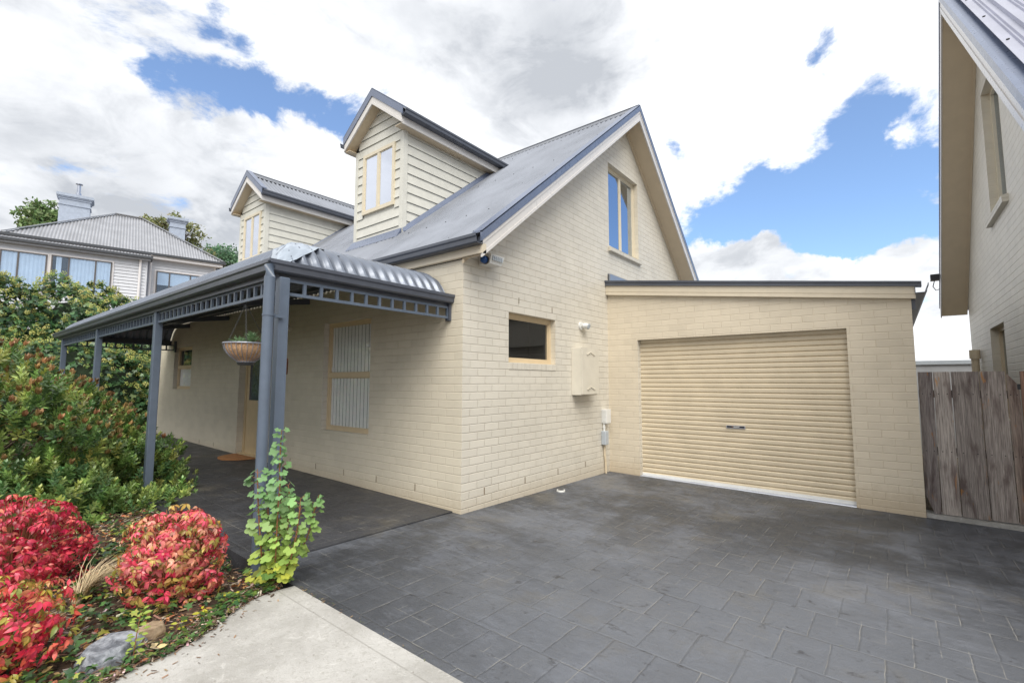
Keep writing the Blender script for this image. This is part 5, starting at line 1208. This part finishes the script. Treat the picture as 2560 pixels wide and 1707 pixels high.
for i in range(26):
    a = rng.uniform(0, 6.28); r_ = rng.uniform(.03, .17); pos.append(np.array((-2.24 + r_ * math.cos(a), -.34 + r_ * math.sin(a), rng.uniform(.03, .16)))); axs.append(np.array((math.cos(a), math.sin(a), -.3))); nr.append(np.array([0, 0, .8]) + view * .5 + rng.normal(0, .45, 3)); sz.append(rng.uniform(.045, .075)); co.append((np.array((.48, .50, .08)) if i % 3 else np.array((.18, .33, .08))) * rng.uniform(.7, 1.1))
leaves('foliage', 'lobed', np.array(pos), np.array(axs), np.array(nr), np.array(sz) * 1.08, np.clip(np.array(co), .01, .9), parent=cu)
sm.obj('stems', 'stem', cu)

# ---- rocks, dry grass, seedlings
def rock(cx_, cy_, rx, ry, h, material, label, seed, rot=0):
    r_ = random.Random(seed); m_ = MB(); vs = []; n = 7
    top = [(math.cos(2 * math.pi * i / n) * (1 + r_.uniform(-.22, .15)), math.sin(2 * math.pi * i / n) * (1 + r_.uniform(-.22, .15))) for i in range(n)]; zb = gz(cx_, cy_)
    for sc2, zz2 in ((1.15, -.05), (1.08, h * .5), (.86, h), (.3, h * 1.04)):
        for x, y in top:
            a = rot; X, Y = x * rx * sc2, y * ry * sc2; vs.append((cx_ + X * math.cos(a) - Y * math.sin(a), cy_ + X * math.sin(a) + Y * math.cos(a), zb + zz2 + r_.uniform(-.006, .006)))
    m_.add(vs, [(k_ * n + i, k_ * n + (i + 1) % n, (k_ + 1) * n + (i + 1) % n, (k_ + 1) * n + i) for k_ in range(3) for i in range(n)] + [tuple(range(3 * n, 4 * n))])
    o = m_.obj('garden_rock', material); md = o.modifiers.new('b', 'BEVEL'); md.width = .004; md.segments = 1; return tag(o, label, 'rock')
rock(-3.20, -.57, .17, .13, .08, 'rockg', 'flat grey stone edging the bed near the bottom of the photo', 3, .6)
rock(-3.00, -.49, .085, .06, .07, 'rockb', 'smaller tan brown stone touching the grey edging stone', 8, .3)
t = thing('dry_grass_tuft', 'tuft of straw coloured dry grass between the red shrubs', 'grass tuft', (-3.22, .14, -.02))
gb = MB()
for i in range(240):
    a = rng.normal(.1, .6); l_ = rng.uniform(.16, .40); b0 = Vector((-3.18 + rng.normal(0, .015), .30 + rng.normal(0, .015), bedz(-3.18, .3)))
    d = Vector((math.cos(a) * .75, math.sin(a) * .55, 1.0)).normalized(); m1 = b0 + d * l_ * .55; e1 = m1 + Vector((d.x * 1.5, d.y * 1.5, .25)).normalized() * l_ * .55 * rng.uniform(.6, 1.1)
    w1 = Vector((-d.y, d.x, 0)).normalized() * .0026; gb.cc = tuple(np.array((.50, .40, .25)) * rng.uniform(.7, 1.25)); gb.add([b0 - w1, b0 + w1, m1 + w1 * .8, m1 - w1 * .8, e1], [(0, 1, 2, 3), (3, 2, 4)])
gb.obj('blades', 'litter', t)
def seedling(x, y, h, n, label, col=(.42, .50, .07)):
    zb = bedz(x, y); t = thing('seedling', label, 'seedling', (x, y, zb)); s = MB(); top = Vector((x + .02, y - .01, zb + h)); s.tube([(x, y, zb - .01), (x + .01, y, zb + h * .5), tuple(top)], [.003, .0025, .0015], 5); s.obj('stem', 'stem', t)
    p, a_, n_, c = [], [], [], []
    for i in range(n):
        f = (i + 1) / n; a = i * 2.3; o = np.array([math.cos(a), math.sin(a), .1]); p.append(np.array((x + .02 * f, y - .01 * f, zb + h * f)) + o * rng.uniform(.0, .025)); a_.append(o); n_.append(np.array([-.4, -.5, .9])); c.append(np.array(col) * rng.uniform(.75, 1.2))
    leaves('foliage', 'oval', np.array(p), np.array(a_), np.array(n_), rng.uniform(.030, .045, n), np.array(c), parent=t)
seedling(-3.13, -.70, .24, 34, 'feathery lime green seedling rising in front of the grey edging stone', (.34, .46, .08))
seedling(-2.52, -.30, .07, 6, 'tiny yellow seedling at the path edge, the one nearest the corner post', (.60, .58, .05))
seedling(-2.74, -.42, .07, 7, 'tiny yellow seedling at the foot of the pink and red shrub on the path side', (.60, .58, .05))
seedling(-2.90, -.55, .06, 6, 'tiny yellow seedling just beyond the tan brown stone', (.58, .60, .06))
seedling(-3.0, .46, .12, 14, 'pale green seedling in the mulch between the deep red and pink shrubs', (.40, .50, .10))

# ================================================================== HANGING BASKET
hbk = thing('hanging_basket', 'coir lined wire hanging basket of succulents under the veranda edge', 'hanging basket', (-2.0, .95, 1.62))
BX, BY, BR, BT = -1.985, .93, .192, 1.79
def brz(f): return BR * math.cos(f * 1.15) if f < 1 else BR * .4
li = MB(); vs = []; ns = 28; prof = [(BR * (1 - .62 * (i / 8) ** 2.1), BT - .165 * (i / 8)) for i in range(9)]
for r_, z_ in prof:
    for j in range(ns): a = 2 * math.pi * j / ns; vs.append((BX + r_ * .965 * math.cos(a), BY + r_ * .965 * math.sin(a), z_))
li.add(vs, [(i * ns + j, (i + 1) * ns + j, (i + 1) * ns + (j + 1) % ns, i * ns + (j + 1) % ns) for i in range(8) for j in range(ns)] + [tuple(8 * ns + j for j in range(ns))]); li.obj('coir_liner', 'coir', hbk, True)
wr = MB()
ring = lambda r_, z_, n=32: [(BX + r_ * math.cos(2 * math.pi * j / n), BY + r_ * math.sin(2 * math.pi * j / n), z_) for j in range(n + 1)]
wr.tube(ring(BR + .006, BT + .004), .008, 6, cap=False); wr.tube(ring(BR * .40, BT - .17), .005, 6, cap=False)
for j in range(26):
    a = 2 * math.pi * j / 26; wr.tube([(BX + (r_ + .004) * math.cos(a), BY + (r_ + .004) * math.sin(a), z_) for r_, z_ in prof], .0032, 5, cap=False)
wr.obj('wire_frame', 'wire', hbk)
so = MB(); so.add([(BX + BR * .93 * math.cos(2 * math.pi * j / 20), BY + BR * .93 * math.sin(2 * math.pi * j / 20), BT - .02) for j in range(20)], [tuple(range(20))]); so.obj('potting_soil', 'soil', hbk)
sd_ = MB(); sd_.tube([(BX, BY, BT - .172), (BX, BY, BT - .20)], [BR * .42, BR * .35], 20); sd_.obj('saucer', 'darkmetal', hbk)
HK = Vector((-2.02, .91, 2.175))
for a in (2.2, 4.3, 6.3):
    ch = MB(); p0 = Vector((BX + BR * math.cos(a), BY + BR * math.sin(a), BT + .01)); nL = 22
    for i in range(nL):
        q0 = p0.lerp(HK, i / nL); q1 = p0.lerp(HK, (i + 1.15) / nL); d = (q1 - q0); sd = d.cross(Vector((0, 0, 1)) if i % 2 else Vector((1, .3, 0))).normalized() * .006
        ch.tube([q0, q0 + d * .25 + sd, q0 + d * .75 + sd, q1, q0 + d * .75 - sd, q0 + d * .25 - sd, q0], .0017, 4, cap=False)
    ch.obj('chain', 'darkmetal', hbk)
hk = MB(); hk.tube([HK, HK + Vector((-.02, 0, .03)), HK + Vector((-.03, 0, .055)), HK + Vector((-.01, 0, .065)), HK + Vector((.0, 0, .045))], .004, 6); hk.obj('hook', 'darkmetal', hbk)
pos, axs, nr, sz, co = [], [], [], [], []
for (x, y, z_, n, s_, tall) in ((BX - .02, BY + .14, BT - .0, 16, .12, .3), (BX + .02, BY - .05, BT - .0, 30, .115, 1.0), (BX - .10, BY - .10, BT - .005, 12, .08, .3), (BX + .09, BY - .12, BT, 14, .09, .5), (BX - .05, BY + .04, BT - .0, 9, .10, .1)):
    for i in range(n):
        f = i / n; a = i * 2.4; o = np.array([math.cos(a), math.sin(a), .25 + 1.3 * f]); pos.append(np.array((x, y, z_ + .07 * f * tall))); axs.append(o + rng.normal(0, .15, 3)); nr.append(np.array([-math.cos(a) * .6, -math.sin(a) * .6, 1])); sz.append(1.25 * s_ * rng.uniform(.7, 1.05) * (1 - .35 * f)); co.append(np.array((.20, .32, .17)) * rng.uniform(.75, 1.35))
leaves('succulents', 'slim2', np.array(pos), np.array(axs), np.array(nr), np.array(sz), np.array(co), parent=hbk)
